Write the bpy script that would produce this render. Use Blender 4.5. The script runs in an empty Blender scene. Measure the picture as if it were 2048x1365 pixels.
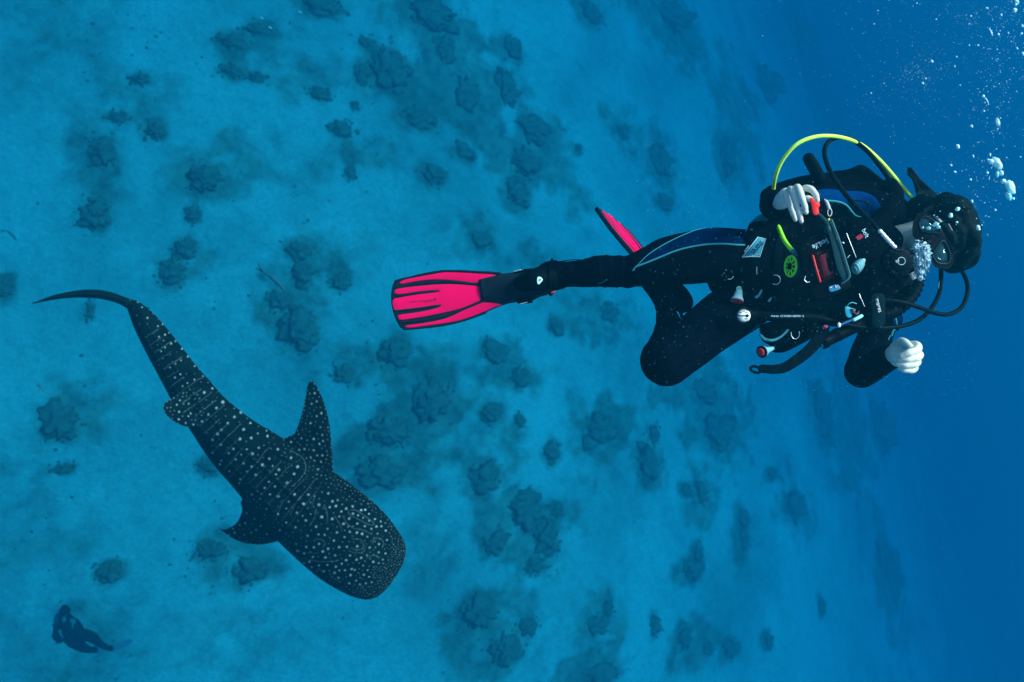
import bpy, bmesh, math, random
import numpy as np
from mathutils import Vector, Matrix, noise
from mathutils.kdtree import KDTree
from mathutils.bvhtree import BVHTree

scene = bpy.context.scene
COL = scene.collection
PI = math.pi
random.seed(7)
rng = np.random.default_rng(11)

# ------------------------------------------------------------------ camera
CAM_H = 21.0                       # metres above the sea bed
TILT = math.radians(25)            # away from straight down ...
AZ = math.radians(18)              # ... towards the right of the frame
k = Vector((-math.sin(AZ), math.cos(AZ), 0))      # axis of the tilt
rot = Matrix.Rotation(-TILT, 3, k)
RT = rot @ Vector((1, 0, 0)); UP = rot @ Vector((0, 1, 0)); FW = rot @ Vector((0, 0, -1))
CAM = Vector((0, 0, CAM_H))
FPX = 1365.0
cam_data = bpy.data.cameras.new('camera')
cam_data.sensor_width = 36; cam_data.lens = 36 * FPX / 2048
cam_data.dof.use_dof = True; cam_data.dof.focus_distance = 2.5; cam_data.dof.aperture_fstop = 3.0
cam_data.clip_start = 0.05; cam_data.clip_end = 2000
cam = bpy.data.objects.new('camera', cam_data); COL.objects.link(cam)
M = Matrix((RT, UP, -FW)).transposed().to_4x4(); M.translation = CAM
cam.matrix_world = M
scene.camera = cam

# ------------------------------------------------------------------ light
SUN_DIR = (Vector((0.45, 0.34, 1.0))).normalized()      # towards the sun
world = bpy.data.worlds.new('World'); scene.world = world; world.use_nodes = True
wn = world.node_tree.nodes; wl = world.node_tree.links
bg = wn['Background']; sky = wn.new('ShaderNodeTexSky')
sky.sky_type = 'NISHITA'; sky.sun_disc = False
sky.sun_elevation = math.asin(SUN_DIR.z); sky.sun_rotation = math.atan2(SUN_DIR.x, SUN_DIR.y)
wl.new(sky.outputs[0], bg.inputs[0]); bg.inputs[1].default_value = 0.15
sd = bpy.data.lights.new('sun', 'SUN'); sd.energy = 5.0; sd.angle = math.radians(24); sd.color = (1, .96, .9)
sun = bpy.data.objects.new('sun', sd); COL.objects.link(sun)
sun.rotation_euler = SUN_DIR.to_track_quat('Z', 'Y').to_euler(); sun.location = (0, 0, 40)
vs = scene.view_settings
vs.view_transform = 'Standard'; vs.look = 'None'; vs.exposure = 0.56; vs.gamma = 1; vs.use_curve_mapping = False
cy = scene.cycles
cy.use_denoising = True; cy.volume_bounces = 1; cy.max_bounces = 6; cy.transparent_max_bounces = 8
cy.caustics_reflective = False; cy.caustics_refractive = False

# ------------------------------------------------------------------ helpers
def P(px, py, d):
    """photo pixel (2048 wide) and distance along the view axis -> world point"""
    return CAM + FW * d + RT * ((px - 1024) / FPX * d) + UP * ((682.5 - py) / FPX * d)
def onbed(px, py, z=0.0):
    r = FW + RT * ((px - 1024) / FPX) + UP * ((682.5 - py) / FPX)
    t = (z - CAM_H) / r.z
    for _ in range(14):
        p = CAM + r * t; t += .6 * ((bed_z(p.x, p.y) + z - CAM_H) / r.z - t)
    return CAM + r * t, t
def link(o, parent=None):
    COL.objects.link(o)
    if parent is not None:
        o.parent = parent
        o.matrix_parent_inverse = Matrix.Translation(parent.location).inverted()
    return o
def tag(o, label=None, cat=None, group=None, kind=None):
    if label: o['label'] = label
    if cat: o['category'] = cat
    if group: o['group'] = group
    if kind: o['kind'] = kind
    return o
def thing(name, label, cat, loc, group=None):
    o = bpy.data.objects.new(name, None); o.location = loc; o.empty_display_size = .1
    COL.objects.link(o); return tag(o, label, cat, group)
def obj(name, bm, mats, parent=None, smooth=True, recalc=True):
    if recalc: bmesh.ops.recalc_face_normals(bm, faces=bm.faces[:])
    me = bpy.data.meshes.new(name); bm.to_mesh(me); bm.free()
    if not isinstance(mats, (list, tuple)): mats = [mats]
    for m in mats: me.materials.append(m)
    if smooth: me.polygons.foreach_set('use_smooth', [True] * len(me.polygons))
    return link(bpy.data.objects.new(name, me), parent)
def npmesh(name, co, quads, mats, parent=None, tris=False):
    me = bpy.data.meshes.new(name)
    n = 3 if tris else 4
    me.vertices.add(len(co)); me.vertices.foreach_set('co', np.asarray(co, dtype=np.float32).ravel())
    q = np.asarray(quads, dtype=np.int32)
    me.loops.add(q.size); me.loops.foreach_set('vertex_index', q.ravel())
    me.polygons.add(len(q))
    me.polygons.foreach_set('loop_start', np.arange(0, q.size, n, dtype=np.int32))
    me.polygons.foreach_set('use_smooth', np.ones(len(q), dtype=bool))
    me.update(calc_edges=True)
    for m in (mats if isinstance(mats, list) else [mats]): me.materials.append(m)
    return link(bpy.data.objects.new(name, me), parent)
def smooth_path(pts, n=6):
    """Catmull-Rom through points (tuples of any length)"""
    a = [np.array(p, float) for p in pts]
    if len(a) < 3: return a
    a = [2 * a[0] - a[1]] + a + [2 * a[-1] - a[-2]]
    out = []
    for i in range(1, len(a) - 2):
        for j in range(n):
            t = j / n
            p0, p1, p2, p3 = a[i-1], a[i], a[i+1], a[i+2]
            out.append(.5 * ((2*p1) + (-p0+p2)*t + (2*p0-5*p1+4*p2-p3)*t*t + (-p0+3*p1-3*p2+p3)*t**3))
    out.append(a[-2]); return out
def tube(bm, pts, radii, seg=12, up=None, ratio=1.0, caps=True, dome=True, mat=0):
    """closed tube; ratio = depth radius / width radius when `up` gives the depth direction"""
    pts = [Vector(p) for p in pts]; n = len(pts)
    if not hasattr(radii, '__len__'): radii = [radii] * n
    if not hasattr(ratio, '__len__'): ratio = [ratio] * n
    if dome and n > 1:
        e0 = (pts[0] - pts[1]).normalized(); e1 = (pts[-1] - pts[-2]).normalized()
        r0, r1 = radii[0], radii[-1]
        pre = [(pts[0] + e0 * r0 * math.sin(a), r0 * math.cos(a)) for a in (1.45, 1.1, .75, .38)]
        post = [(pts[-1] + e1 * r1 * math.sin(a), r1 * math.cos(a)) for a in (.38, .75, 1.1, 1.45)]
        pts = [p for p, _ in pre] + pts + [p for p, _ in post]
        radii = [r for _, r in pre] + list(radii) + [r for _, r in post]
        ratio = [ratio[0]] * 4 + list(ratio) + [ratio[-1]] * 4
        n = len(pts)
    tn = []
    for i in range(n):
        a = pts[max(i-1, 0)]; b = pts[min(i+1, n-1)]
        tn.append((b - a).normalized() if (b - a).length > 1e-9 else Vector((0, 0, 1)))
    if up is None:
        v = tn[0].orthogonal().normalized()
    rings = []
    for i in range(n):
        t = tn[i]
        if up is not None:
            w = (up - t * up.dot(t))
            if w.length < 1e-6: w = t.orthogonal()
            v = w.normalized()
        else:
            v = (v - t * v.dot(t)).normalized()
        u = t.cross(v)
        ring = []
        for j in range(seg):
            a = 2 * PI * j / seg
            ring.append(bm.verts.new(pts[i] + u * (radii[i] * math.cos(a)) + v * (radii[i] * ratio[i] * math.sin(a))))
        rings.append(ring)
    fs = []
    for i in range(n - 1):
        for j in range(seg):
            fs.append(bm.faces.new((rings[i][j], rings[i][(j+1) % seg], rings[i+1][(j+1) % seg], rings[i+1][j])))
    if caps:
        fs.append(bm.faces.new(rings[0][::-1])); fs.append(bm.faces.new(rings[-1]))
    for f in fs: f.material_index = mat
    return bm
def ptube(bm, pix, r, n=6, **kw):
    """tube through (px,py,depth[,radius m])"""
    if len(pix[0]) == 3: pix = [tuple(p) + (r,) for p in pix]
    s = smooth_path(pix, n) if n > 1 else pix
    return tube(bm, [P(p[0], p[1], p[2]) for p in s], [max(p[3], 1e-4) for p in s], **kw)
def lathe(bm, c, axis, prof, seg=24, squash=1.0, uref=None, mat=0):
    """profile [(h, r)] along axis"""
    axis = axis.normalized()
    u = axis.orthogonal().normalized() if uref is None else (uref - axis * uref.dot(axis)).normalized()
    v = axis.cross(u); rings = []
    for h, r in prof:
        rings.append([bm.verts.new(c + axis * h + u * (r * math.cos(2*PI*j/seg)) + v * (r * squash * math.sin(2*PI*j/seg))) for j in range(seg)])
    fs = []
    for i in range(len(prof) - 1):
        for j in range(seg):
            fs.append(bm.faces.new((rings[i][j], rings[i][(j+1) % seg], rings[i+1][(j+1) % seg], rings[i+1][j])))
    fs.append(bm.faces.new(rings[0][::-1])); fs.append(bm.faces.new(rings[-1]))
    for f in fs: f.material_index = mat
    return bm
def plate(bm, pts, d=2.3, thick=.01, round_=0.0, curve=3, depth=None, mapf=None, mat=0, ppm=.0017):
    """closed pixel outline -> rounded slab; front face at depth d / depth(px,py), or mapf(x, y, offset) -> world"""
    s = smooth_path(list(pts) + [pts[0]], curve)[:-1] if curve > 1 else [np.array(p, float) for p in pts]
    if curve > 1:                                        # closed curve without a kink at the start
        ext = [pts[-2], pts[-1]] + list(pts) + [pts[0], pts[1]]
        full = smooth_path(ext, curve); s = full[2 * curve: 2 * curve + len(pts) * curve]
    dep = depth or (lambda x, y: d)
    mf = mapf or (lambda x, y, o: P(x, y, dep(x, y) + o))
    n = len(s)
    ar = sum(s[i][0] * s[(i+1) % n][1] - s[(i+1) % n][0] * s[i][1] for i in range(n))
    sg = 1 if ar > 0 else -1
    def ring(off, inset):
        out = []
        for i, p in enumerate(s):
            a, b = s[i-1], s[(i+1) % n]
            t = np.array([b[0]-a[0], b[1]-a[1]]); L = np.hypot(*t) or 1
            out.append(bm.verts.new(mf(p[0] - sg * t[1] / L * inset, p[1] + sg * t[0] / L * inset, off)))
        return out
    if round_ > 0:
        kz = min(round_ * ppm, thick * .45)
        rings = [ring(0, round_), ring(kz * .3, round_ * .35), ring(kz, 0), ring(thick - kz, 0), ring(thick - kz * .3, round_ * .35), ring(thick, round_)]
    else:
        rings = [ring(0, 0), ring(thick, 0)]
    fs = []
    for a, b in zip(rings[:-1], rings[1:]):
        for j in range(n):
            fs.append(bm.faces.new((a[j], a[(j+1) % n], b[(j+1) % n], b[j])))
    for r in (rings[0], rings[-1]):
        e = [bm.edges.get((r[i], r[(i+1) % n])) for i in range(n)]
        g = bmesh.ops.triangle_fill(bm, use_beauty=True, use_dissolve=False, edges=e)
        fs += [f for f in g['geom'] if isinstance(f, bmesh.types.BMFace)]
    for f in fs: f.material_index = mat
    return bm
def remesh_np(bm, voxel, smooth=2):
    """union of overlapping closed shapes -> one continuous skin"""
    bmesh.ops.recalc_face_normals(bm, faces=bm.faces[:])
    me = bpy.data.meshes.new('tmp'); bm.to_mesh(me); bm.free()
    o = bpy.data.objects.new('tmp', me); COL.objects.link(o)
    m = o.modifiers.new('r', 'REMESH'); m.mode = 'VOXEL'; m.voxel_size = voxel; m.adaptivity = 0
    if smooth:
        m2 = o.modifiers.new('s', 'SMOOTH'); m2.iterations = smooth; m2.factor = .5
    dg = bpy.context.evaluated_depsgraph_get(); ev = o.evaluated_get(dg); r = bpy.data.meshes.new_from_object(ev)
    bpy.data.objects.remove(o); bpy.data.meshes.remove(me)
    return r
def to_bvh(ob_or_me, loc=Vector((0, 0, 0))):
    me = ob_or_me.data if hasattr(ob_or_me, 'data') else ob_or_me
    if hasattr(ob_or_me, 'location'): loc = ob_or_me.location
    return BVHTree.FromPolygons([v.co + loc for v in me.vertices], [p.vertices[:] for p in me.polygons])
def hit(px, py, bvhs, default=2.3):
    r = (P(px, py, 1.0) - CAM); L = r.length; best = None
    for b_ in bvhs:
        h = b_.ray_cast(CAM, r / L, 6)
        if h[0] is not None:
            dz = (h[0] - CAM).dot(FW)
            if best is None or dz < best: best = dz
    return best if best is not None else default
def ribbon(bm, A, B, bvhs, off=.003, nu=40, nv=10, thick=.004, default=2.3):
    """cloth panel laid on a surface between two pixel polylines"""
    def rs(l, n):
        a = np.array(smooth_path(l, 8))[:, :2]; L = np.concatenate([[0], np.cumsum(np.hypot(*np.diff(a, axis=0).T))]); t = np.linspace(0, L[-1], n)
        return np.stack([np.interp(t, L, a[:, i]) for i in range(2)], 1)
    A = rs(A, nu); B = rs(B, nu); D_ = np.zeros((nu, nv))
    for i in range(nu):
        for j in range(nv):
            t = j / (nv - 1); x, y = A[i] * (1 - t) + B[i] * t; D_[i, j] = hit(x, y, bvhs, np.nan)
    if np.isnan(D_).all(): D_[:] = default
    for _ in range(60):                                   # fill misses from neighbours
        bad = np.isnan(D_)
        if not bad.any(): break
        pad = np.pad(D_, 1, constant_values=np.nan)
        st = np.stack([pad[:-2, 1:-1], pad[2:, 1:-1], pad[1:-1, :-2], pad[1:-1, 2:]])
        with np.errstate(all='ignore'):
            import warnings; warnings.simplefilter('ignore')
            D_[bad] = np.nanmean(st, axis=0)[bad]
    lay = []
    for o_ in (-off, -off + thick):
        lay.append([[bm.verts.new(P(*(A[i] * (1 - j / (nv - 1)) + B[i] * (j / (nv - 1))), D_[i, j] + o_)) for j in range(nv)] for i in range(nu)])
    f, k_ = lay
    for i in range(nu - 1):
        for j in range(nv - 1):
            bm.faces.new((f[i][j], f[i][j+1], f[i+1][j+1], f[i+1][j])); bm.faces.new((k_[i][j], k_[i+1][j], k_[i+1][j+1], k_[i][j+1]))
        for j in (0, nv - 1): bm.faces.new((f[i][j], f[i+1][j], k_[i+1][j], k_[i][j]))
    for j in range(nv - 1):
        for i in (0, nu - 1): bm.faces.new((f[i][j], f[i][j+1], k_[i][j+1], k_[i][j]))
    return bm
def piping(bm, pts, bvhs, r=.003, off=.002, default=2.3):
    s = smooth_path(pts, 8); ds = [hit(p[0], p[1], bvhs, None or default) for p in s]
    ds = list(np.convolve(np.pad(ds, 3, 'edge'), np.ones(7) / 7, 'valid'))
    return tube(bm, [P(p[0], p[1], d - off) for p, d in zip(s, ds)], r, seg=8)
def text_mesh(bm, body, p0, p1, d, hscale=1.0, depthf=None, thick=.0008, flip=1):
    """letters from pixel p0 (start of baseline) to p1 (end of baseline)"""
    cu = bpy.data.curves.new('t', 'FONT'); cu.body = body; cu.size = 1; cu.extrude = 0
    o = bpy.data.objects.new('t', cu); COL.objects.link(o)
    dg = bpy.context.evaluated_depsgraph_get(); me = bpy.data.meshes.new_from_object(o.evaluated_get(dg))
    bpy.data.objects.remove(o); bpy.data.curves.remove(cu)
    w = max(v.co.x for v in me.vertices) or 1
    e = np.array(p1, float) - np.array(p0, float); L = np.hypot(*e); e /= L
    up = np.array([e[1], -e[0]]) * flip                  # letter-up in pixels (y down)
    tb = bmesh.new(); tb.from_mesh(me); bpy.data.meshes.remove(me)
    r = bmesh.ops.extrude_face_region(tb, geom=tb.faces[:])
    for v in r['geom']:
        if isinstance(v, bmesh.types.BMVert): v.co.z = 1
    vm = {}
    for v in tb.verts:
        q = np.array(p0) + e * (v.co.x / w * L) + up * (v.co.y / w * L * hscale)
        dd = depthf(q[0], q[1]) if depthf else d
        vm[v] = bm.verts.new(P(q[0], q[1], dd - v.co.z * thick))
    for f in tb.faces: bm.faces.new([vm[v] for v in f.verts])
    tb.free(); return bm
def sharpen(o, ang=35):
    me = o.data
    try: me.set_sharp_from_angle(angle=math.radians(ang))
    except Exception: pass
    return o
def new(): return bmesh.new()

# ------------------------------------------------------------------ materials
def mat(name, col, rough=.6, metal=0, spec=.5, var=0, vscale=20, bump=0, bscale=200, coat=0):
    m = bpy.data.materials.new(name); m.use_nodes = True
    nt = m.node_tree; b = nt.nodes['Principled BSDF']
    b.inputs['Base Color'].default_value = (*col, 1); b.inputs['Roughness'].default_value = rough
    b.inputs['Metallic'].default_value = metal; b.inputs['Specular IOR Level'].default_value = spec
    b.inputs['Coat Weight'].default_value = coat
    tc = nt.nodes.new('ShaderNodeTexCoord')
    if var:
        n = nt.nodes.new('ShaderNodeTexNoise'); n.inputs['Scale'].default_value = vscale; n.inputs['Detail'].default_value = 5
        nt.links.new(tc.outputs['Object'], n.inputs['Vector'])
        r = nt.nodes.new('ShaderNodeValToRGB'); r.color_ramp.elements[0].position = .3; r.color_ramp.elements[1].position = .7
        r.color_ramp.elements[0].color = (*[c * (1 - var) for c in col], 1)
        r.color_ramp.elements[1].color = (*[min(1, c * (1 + var)) for c in col], 1)
        nt.links.new(n.outputs[0], r.inputs[0]); nt.links.new(r.outputs[0], b.inputs['Base Color'])
    if bump:
        n2 = nt.nodes.new('ShaderNodeTexNoise'); n2.inputs['Scale'].default_value = bscale; n2.inputs['Detail'].default_value = 4
        nt.links.new(tc.outputs['Object'], n2.inputs['Vector'])
        bp = nt.nodes.new('ShaderNodeBump'); bp.inputs['Strength'].default_value = bump; bp.inputs['Distance'].default_value = .002
        nt.links.new(n2.outputs[0], bp.inputs['Height']); nt.links.new(bp.outputs[0], b.inputs['Normal'])
    return m
# soft darker fields of algae and low rubble, broad ones darkening the corners: px, py, rx, ry, strength
FIELDS = [(960,220,190,120,.55),(900,60,150,90,.6),(1350,60,150,90,.6),(1480,230,120,130,.5),(1040,300,110,90,.5),(640,150,120,70,.4),
 (700,300,90,60,.4),(420,330,90,80,.4),(300,190,110,50,.35),(600,600,80,120,.45),(860,790,120,130,.6),(720,720,90,60,.45),(1000,740,110,70,.5),
 (770,920,110,90,.6),(1010,900,80,80,.35),(1040,1060,110,90,.55),(1200,860,90,80,.55),(1290,940,60,90,.45),(1430,830,130,120,.6),(1380,790,120,60,.5),
 (1410,1000,70,60,.4),(1480,1060,50,60,.4),(1590,1020,90,80,.45),(1000,1260,120,80,.5),(1200,1260,80,70,.4),(1400,1290,120,50,.45),(1180,1350,110,50,.6),
 (120,840,70,80,.45),(500,1130,90,60,.45),(430,1090,60,40,.4),(1700,850,150,160,.55),(1780,1150,100,160,.45),(1650,150,220,160,.6),(1320,340,70,90,.5),
 (1200,640,120,60,.4),(940,470,70,50,.4),(1250,260,90,60,.4),(370,520,60,60,.4),(200,330,60,120,.4),(60,60,120,80,.25),(700,520,80,60,.2),(1150,420,90,60,.3),(550,330,120,60,.25),
 (60,1290,260,120,.28),(40,1060,140,160,.22),(330,1290,200,70,.22),(20,60,180,150,.25),(560,1290,160,80,.22),(850,1120,110,90,.2),(1130,560,160,70,.25)]
CORALS = [
 (190,430,32,35,'round dark coral head low on the far left sand'),
 (205,303,26,36,'upright oval coral head above the round one far left'),
 (312,262,24,20,'lone coral head on sand between the far left pair and the top'),
 (412,358,38,34,'broad dark coral mound at the upper left with a pale turf halo'),
 (385,430,14,18,'small coral knob just below the broad upper left mound'),
 (372,498,24,26,'upper lobe of the slanted dark reef clump right of the left corals'),
 (345,540,26,36,'lower lobe of the slanted dark reef clump above the shark tail'),
 (237,235,22,13,'small flat coral patch above the upright oval one'),
 (282,160,20,14,'small faint coral patch high on the left'),
 (465,85,32,22,'dark coral mound near the top edge left of centre'),
 (520,62,34,16,'flat reef ledge joined to the dark mound near the top edge'),
 (470,145,24,18,'rounded coral head, left one of a touching pair at upper left'),
 (515,157,20,13,'rounded coral head, right one of a touching pair at upper left'),
 (640,14,45,25,'wide reef patch cut by the top edge left of centre'),
 (598,500,28,22,'top coral lobe right of the tiny slim fish above the shark'),
 (604,545,24,34,'coral lobe hanging below the one beside the slim fish'),
 (600,655,48,50,'largest dark coral mound between shark and pink fin'),
 (560,600,26,26,'faint low coral shelf joining the largest mound from above'),
 (680,562,21,24,'small pointed coral head left of the pink fin tip'),
 (687,745,24,22,'small coral head right above the shark pectoral fin'),
 (120,840,40,48,'blurred dark coral mound near the left edge beside the shark'),
 (130,937,22,13,'thin coral patch below the mound by the left edge'),
 (222,1143,25,24,'round coral head between distant diver and shark'),
 (182,622,8,22,'narrow coral sliver just below the shark tail fin'),
 (775,140,46,54,'big rounded coral mound in the upper middle'),
 (735,88,22,18,'small coral head touching the top of the big upper mound'),
 (722,150,20,26,'coral shoulder on the left of the big upper mound'),
 (860,30,75,42,'very large reef mass at the top edge above centre'),
 (885,95,26,36,'reef lobe below the very large mass at the top edge'),
 (1022,98,30,30,'round coral head right of the large top reef'),
 (1010,178,30,52,'tall dark reef clump below the round coral right of top reef'),
 (930,190,30,42,'reef clump in the middle of the upper dark field'),
 (830,238,48,24,'flat reef ledge below the big upper mound'),
 (865,350,26,24,'round coral head standing alone above the pink fin'),
 (925,305,36,22,'dark reef patch right above the lone round coral'),
 (1030,388,35,36,'reef clump above the diver calf'),
 (680,258,28,22,'coral patch left of the flat reef ledge in the upper middle'),
 (640,190,24,18,'coral patch high between two rounded mounds'),
 (708,212,11,10,'small round coral knob above the left reef patch'),
 (700,345,12,15,'small coral knob far left of the lone round coral'),
 (1060,255,52,36,'diffuse reef field right of the upper dark clump'),
 (1045,320,44,34,'diffuse reef patch above the raised second fin'),
 (1155,300,13,11,'tiny coral knob above the second pink fin'),
 (1318,322,34,46,'tall faint reef patch above the diver thigh'),
 (1240,262,26,18,'faint reef patch left of the tall one above the thigh'),
 (955,480,34,24,'reef patch just above the pink fin blade'),
 (1325,405,30,20,'faint coral patch over the diver knee'),
 (1215,625,34,24,'faint coral patch below the diver calf'),
 (1110,655,22,22,'small coral head below the ankle'),
 (860,800,46,60,'dark reef clump below the pink fin'),
 (790,705,38,36,'reef patch under the lower corner of the pink fin'),
 (775,860,44,36,'reef patch right of the shark pectoral fin tip'),
 (985,705,36,30,'reef patch below the foot pocket of the pink fin'),
 (1035,755,32,22,'thin reef patch left of the bent knee'),
 (760,945,56,42,'wide reef patch right of the shark gills'),
 (980,825,27,24,'oval coral head left of the small round one under the knee'),
 (1038,842,15,16,'small round coral head under the knee'),
 (1100,905,22,25,'round coral head on open sand below the knee'),
 (968,958,36,42,'dark coral mound right of the shark head'),
 (1045,1020,48,46,'upper mass of the large reef clump at bottom centre'),
 (1112,1022,18,18,'knob on the right shoulder of the bottom centre clump'),
 (1085,1075,36,42,'right flank of the large reef clump at bottom centre'),
 (1065,1132,32,20,'lowest lobe of the large reef clump at bottom centre'),
 (990,1085,32,26,'left flank of the large reef clump at bottom centre'),
 (1200,860,50,36,'wide dark coral mound straight below the bent knee'),
 (1172,888,14,22,'small leg of coral under the wide mound below the knee'),
 (1290,930,36,52,'tall oval reef mound right of the knee mound'),
 (1305,870,18,22,'small coral lobe above the tall oval mound'),
 (1425,862,54,56,'diffuse reef mound below the loose strap'),
 (1400,785,58,28,'flat reef patch just below the thigh'),
 (1368,982,18,16,'small coral head, left of the crooked trio at lower right'),
 (1400,990,20,32,'crooked coral head, centre of the trio at lower right'),
 (1482,1040,22,24,'upper half of the upright coral pillar at lower right'),
 (1484,1078,19,24,'lower half of the upright coral pillar at lower right'),
 (1580,1015,38,40,'faint reef patch right of the upright coral pillar'),
 (1540,950,22,16,'faint coral patch above the reef right of the pillar'),
 (1378,1140,40,26,'heart shaped coral mound above the bottom row'),
 (1392,1108,18,24,'pointed top of the heart shaped coral mound'),
 (960,1225,42,40,'dark coral mound at the bottom left of centre'),
 (1055,1255,24,20,'coral knob right of the bottom mound'),
 (1012,1300,40,32,'dark coral lobe under the bottom mound'),
 (1188,1252,34,20,'slanted coral patch at the bottom centre'),
 (1214,1222,17,20,'coral knob on top of the slanted bottom patch'),
 (1308,1250,17,27,'teardrop coral head near the bottom edge'),
 (1366,1278,24,26,'coral head in the bottom row right of the teardrop'),
 (1410,1297,22,14,'small coral head at the end of the bottom row'),
 (1455,1300,34,22,'flat coral patch in the bottom row'),
 (1535,1285,17,20,'small coral head alone at the bottom right'),
 (1195,1350,58,28,'reef mass cut by the bottom edge'),
 (505,1140,38,30,'blurred reef patch under the shark left pectoral fin'),
 (425,1100,36,22,'faint reef patch left of the shark left pectoral fin'),
 (425,930,32,20,'faint coral patch left of the shark flank'),
 (740,1045,24,18,'faint coral patch behind the shark head'),
 (1640,830,40,70,'very faint reef wall right of the strap'),
 (1760,860,46,60,'very faint reef wall under the lower hand'),
 (1775,1150,42,85,'very faint tall reef patch at the right'),
 (1640,1213,15,20,'tiny faint coral head at the lower right'),
 (1330,26,84,34,'long dark reef bank at the top right of centre'),
 (1530,165,52,44,'faint reef bank above the yellow hose'),
 (1450,315,36,50,'faint reef patch left of the yellow hose'),
 (1600,60,60,40,'far faint reef bank at the upper right'),
 (1175,25,44,26,'reef patch at the top edge left of the long bank'),
 (4,575,16,26,'coral head cut by the left edge'),
]
# ------------------------------------------------------------------ sea bed
def bed_z(x, y):
    p = Vector((x * .05, y * .05, 3.1)); q = Vector((x * .35, y * .35, 9.7))
    drop = 0.0                                   # the bottom falls away on the right and, less, on the left
    t = min(max((x + .25 * y - 4) / 95, 0), 1); drop += 36 * t * t * (3 - 2 * t)
    t = min(max((-x - 5) / 34, 0), 1); drop += 27 * t * t * (3 - 2 * t)
    return .9 * noise.noise(p) + .16 * noise.noise(q) - drop
sand = bpy.data.materials.new('sand'); sand.use_nodes = True
nt = sand.node_tree; b = nt.nodes['Principled BSDF']; b.inputs['Roughness'].default_value = .95; b.inputs['Specular IOR Level'].default_value = .1
tc = nt.nodes.new('ShaderNodeTexCoord')
def nz(scale, detail, rough=.55, dist=0):
    n = nt.nodes.new('ShaderNodeTexNoise'); n.inputs['Scale'].default_value = scale; n.inputs['Detail'].default_value = detail
    n.inputs['Roughness'].default_value = rough; n.inputs['Distortion'].default_value = dist
    nt.links.new(tc.outputs['Object'], n.inputs['Vector']); return n
def ramp(src, p0, c0, p1, c1):
    r = nt.nodes.new('ShaderNodeValToRGB'); r.color_ramp.elements[0].position = p0; r.color_ramp.elements[1].position = p1
    r.color_ramp.elements[0].color = (*c0, 1); r.color_ramp.elements[1].color = (*c1, 1)
    nt.links.new(src, r.inputs[0]); return r
n1 = nz(.22, 8, .62, .3); n2 = nz(1.3, 10, .7); n3 = nz(9, 6, .6)
base = ramp(n3.outputs[0], .3, (.09, .47, .42), .7, (.14, .60, .54))
turf = ramp(n2.outputs[0], .35, (.05, .16, .12), .7, (.14, .36, .27))      # thin algae and rubble on the sand
at = nt.nodes.new('ShaderNodeAttribute'); at.attribute_name = 'turf'
brk = nz(.9, 9, .66, .4)
def math_(op, a_, b_, c_=None, clamp=False):
    m_ = nt.nodes.new('ShaderNodeMath'); m_.operation = op; m_.use_clamp = clamp
    for i_, v_ in enumerate((a_, b_, c_)):
        if v_ is None: continue
        if isinstance(v_, (int, float)): m_.inputs[i_].default_value = v_
        else: nt.links.new(v_, m_.inputs[i_])
    return m_.outputs[0]
spread = math_('MULTIPLY_ADD', brk.outputs[0], 3.0, -1.5)                 # broken edge of the algae
sel = ramp(n1.outputs[0], .42, (0, 0, 0), .70, (.75, .75, .75))
tf = math_('MULTIPLY_ADD', at.outputs['Fac'], 1.15, spread)
tf = math_('MULTIPLY', tf, math_('SQRT', at.outputs['Fac'], 0.0))
ad_ = math_('ADD', math_('MULTIPLY', tf, 1.7, clamp=True), math_('MULTIPLY', sel.outputs[0], brk.outputs[0]), clamp=True)
mix = nt.nodes.new('ShaderNodeMix'); mix.data_type = 'RGBA'
nt.links.new(ad_, mix.inputs[0]); nt.links.new(base.outputs[0], mix.inputs[6]); nt.links.new(turf.outputs[0], mix.inputs[7])
n5 = nz(.16, 7, .6, .5); n6 = nz(2.6, 8, .7)
dull = math_('MULTIPLY', math_('MULTIPLY_ADD', n5.outputs[0], 1.5, .12, True), math_('MULTIPLY_ADD', n6.outputs[0], .7, .62, True))
mx2 = nt.nodes.new('ShaderNodeMix'); mx2.data_type = 'RGBA'; mx2.blend_type = 'MULTIPLY'; mx2.inputs[0].default_value = 1
gr = nt.nodes.new('ShaderNodeCombineColor')
for i_ in range(3): nt.links.new(dull, gr.inputs[i_])
nt.links.new(mix.outputs[2], mx2.inputs[6]); nt.links.new(gr.outputs[0], mx2.inputs[7])
nt.links.new(mx2.outputs[2], b.inputs['Base Color'])
bp = nt.nodes.new('ShaderNodeBump'); bp.inputs['Distance'].default_value = .25; bp.inputs['Strength'].default_value = .6
nt.links.new(n2.outputs[0], bp.inputs['Height']); nt.links.new(bp.outputs[0], b.inputs['Normal'])
N = 380; R = 220.0
u = np.linspace(-1, 1, N); g = R * np.sinh(4.5 * u) / math.sinh(4.5)
X, Y = np.meshgrid(g + 8, g)
Z = np.array([bed_z(x, y) for x, y in zip(X.ravel(), Y.ravel())])
co = np.stack([X.ravel(), Y.ravel(), Z], 1)
idx = np.arange(N * N).reshape(N, N)
q = np.stack([idx[:-1, :-1], idx[:-1, 1:], idx[1:, 1:], idx[1:, :-1]], -1).reshape(-1, 4)
turf_v = np.zeros(N * N); wob = np.zeros(N * N)
nearby = np.nonzero((np.abs(co[:, 0] - 15) < 60) & (np.abs(co[:, 1]) < 45))[0]
for i_ in nearby:
    x_, y_ = co[i_, 0], co[i_, 1]
    wob[i_] = noise.noise(Vector((x_ * .45, y_ * .45, 1))) * .55 + noise.noise(Vector((x_ * 1.3, y_ * 1.3, 5))) * .45 + noise.noise(Vector((x_ * 3.1, y_ * 3.1, 8))) * .25
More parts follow.
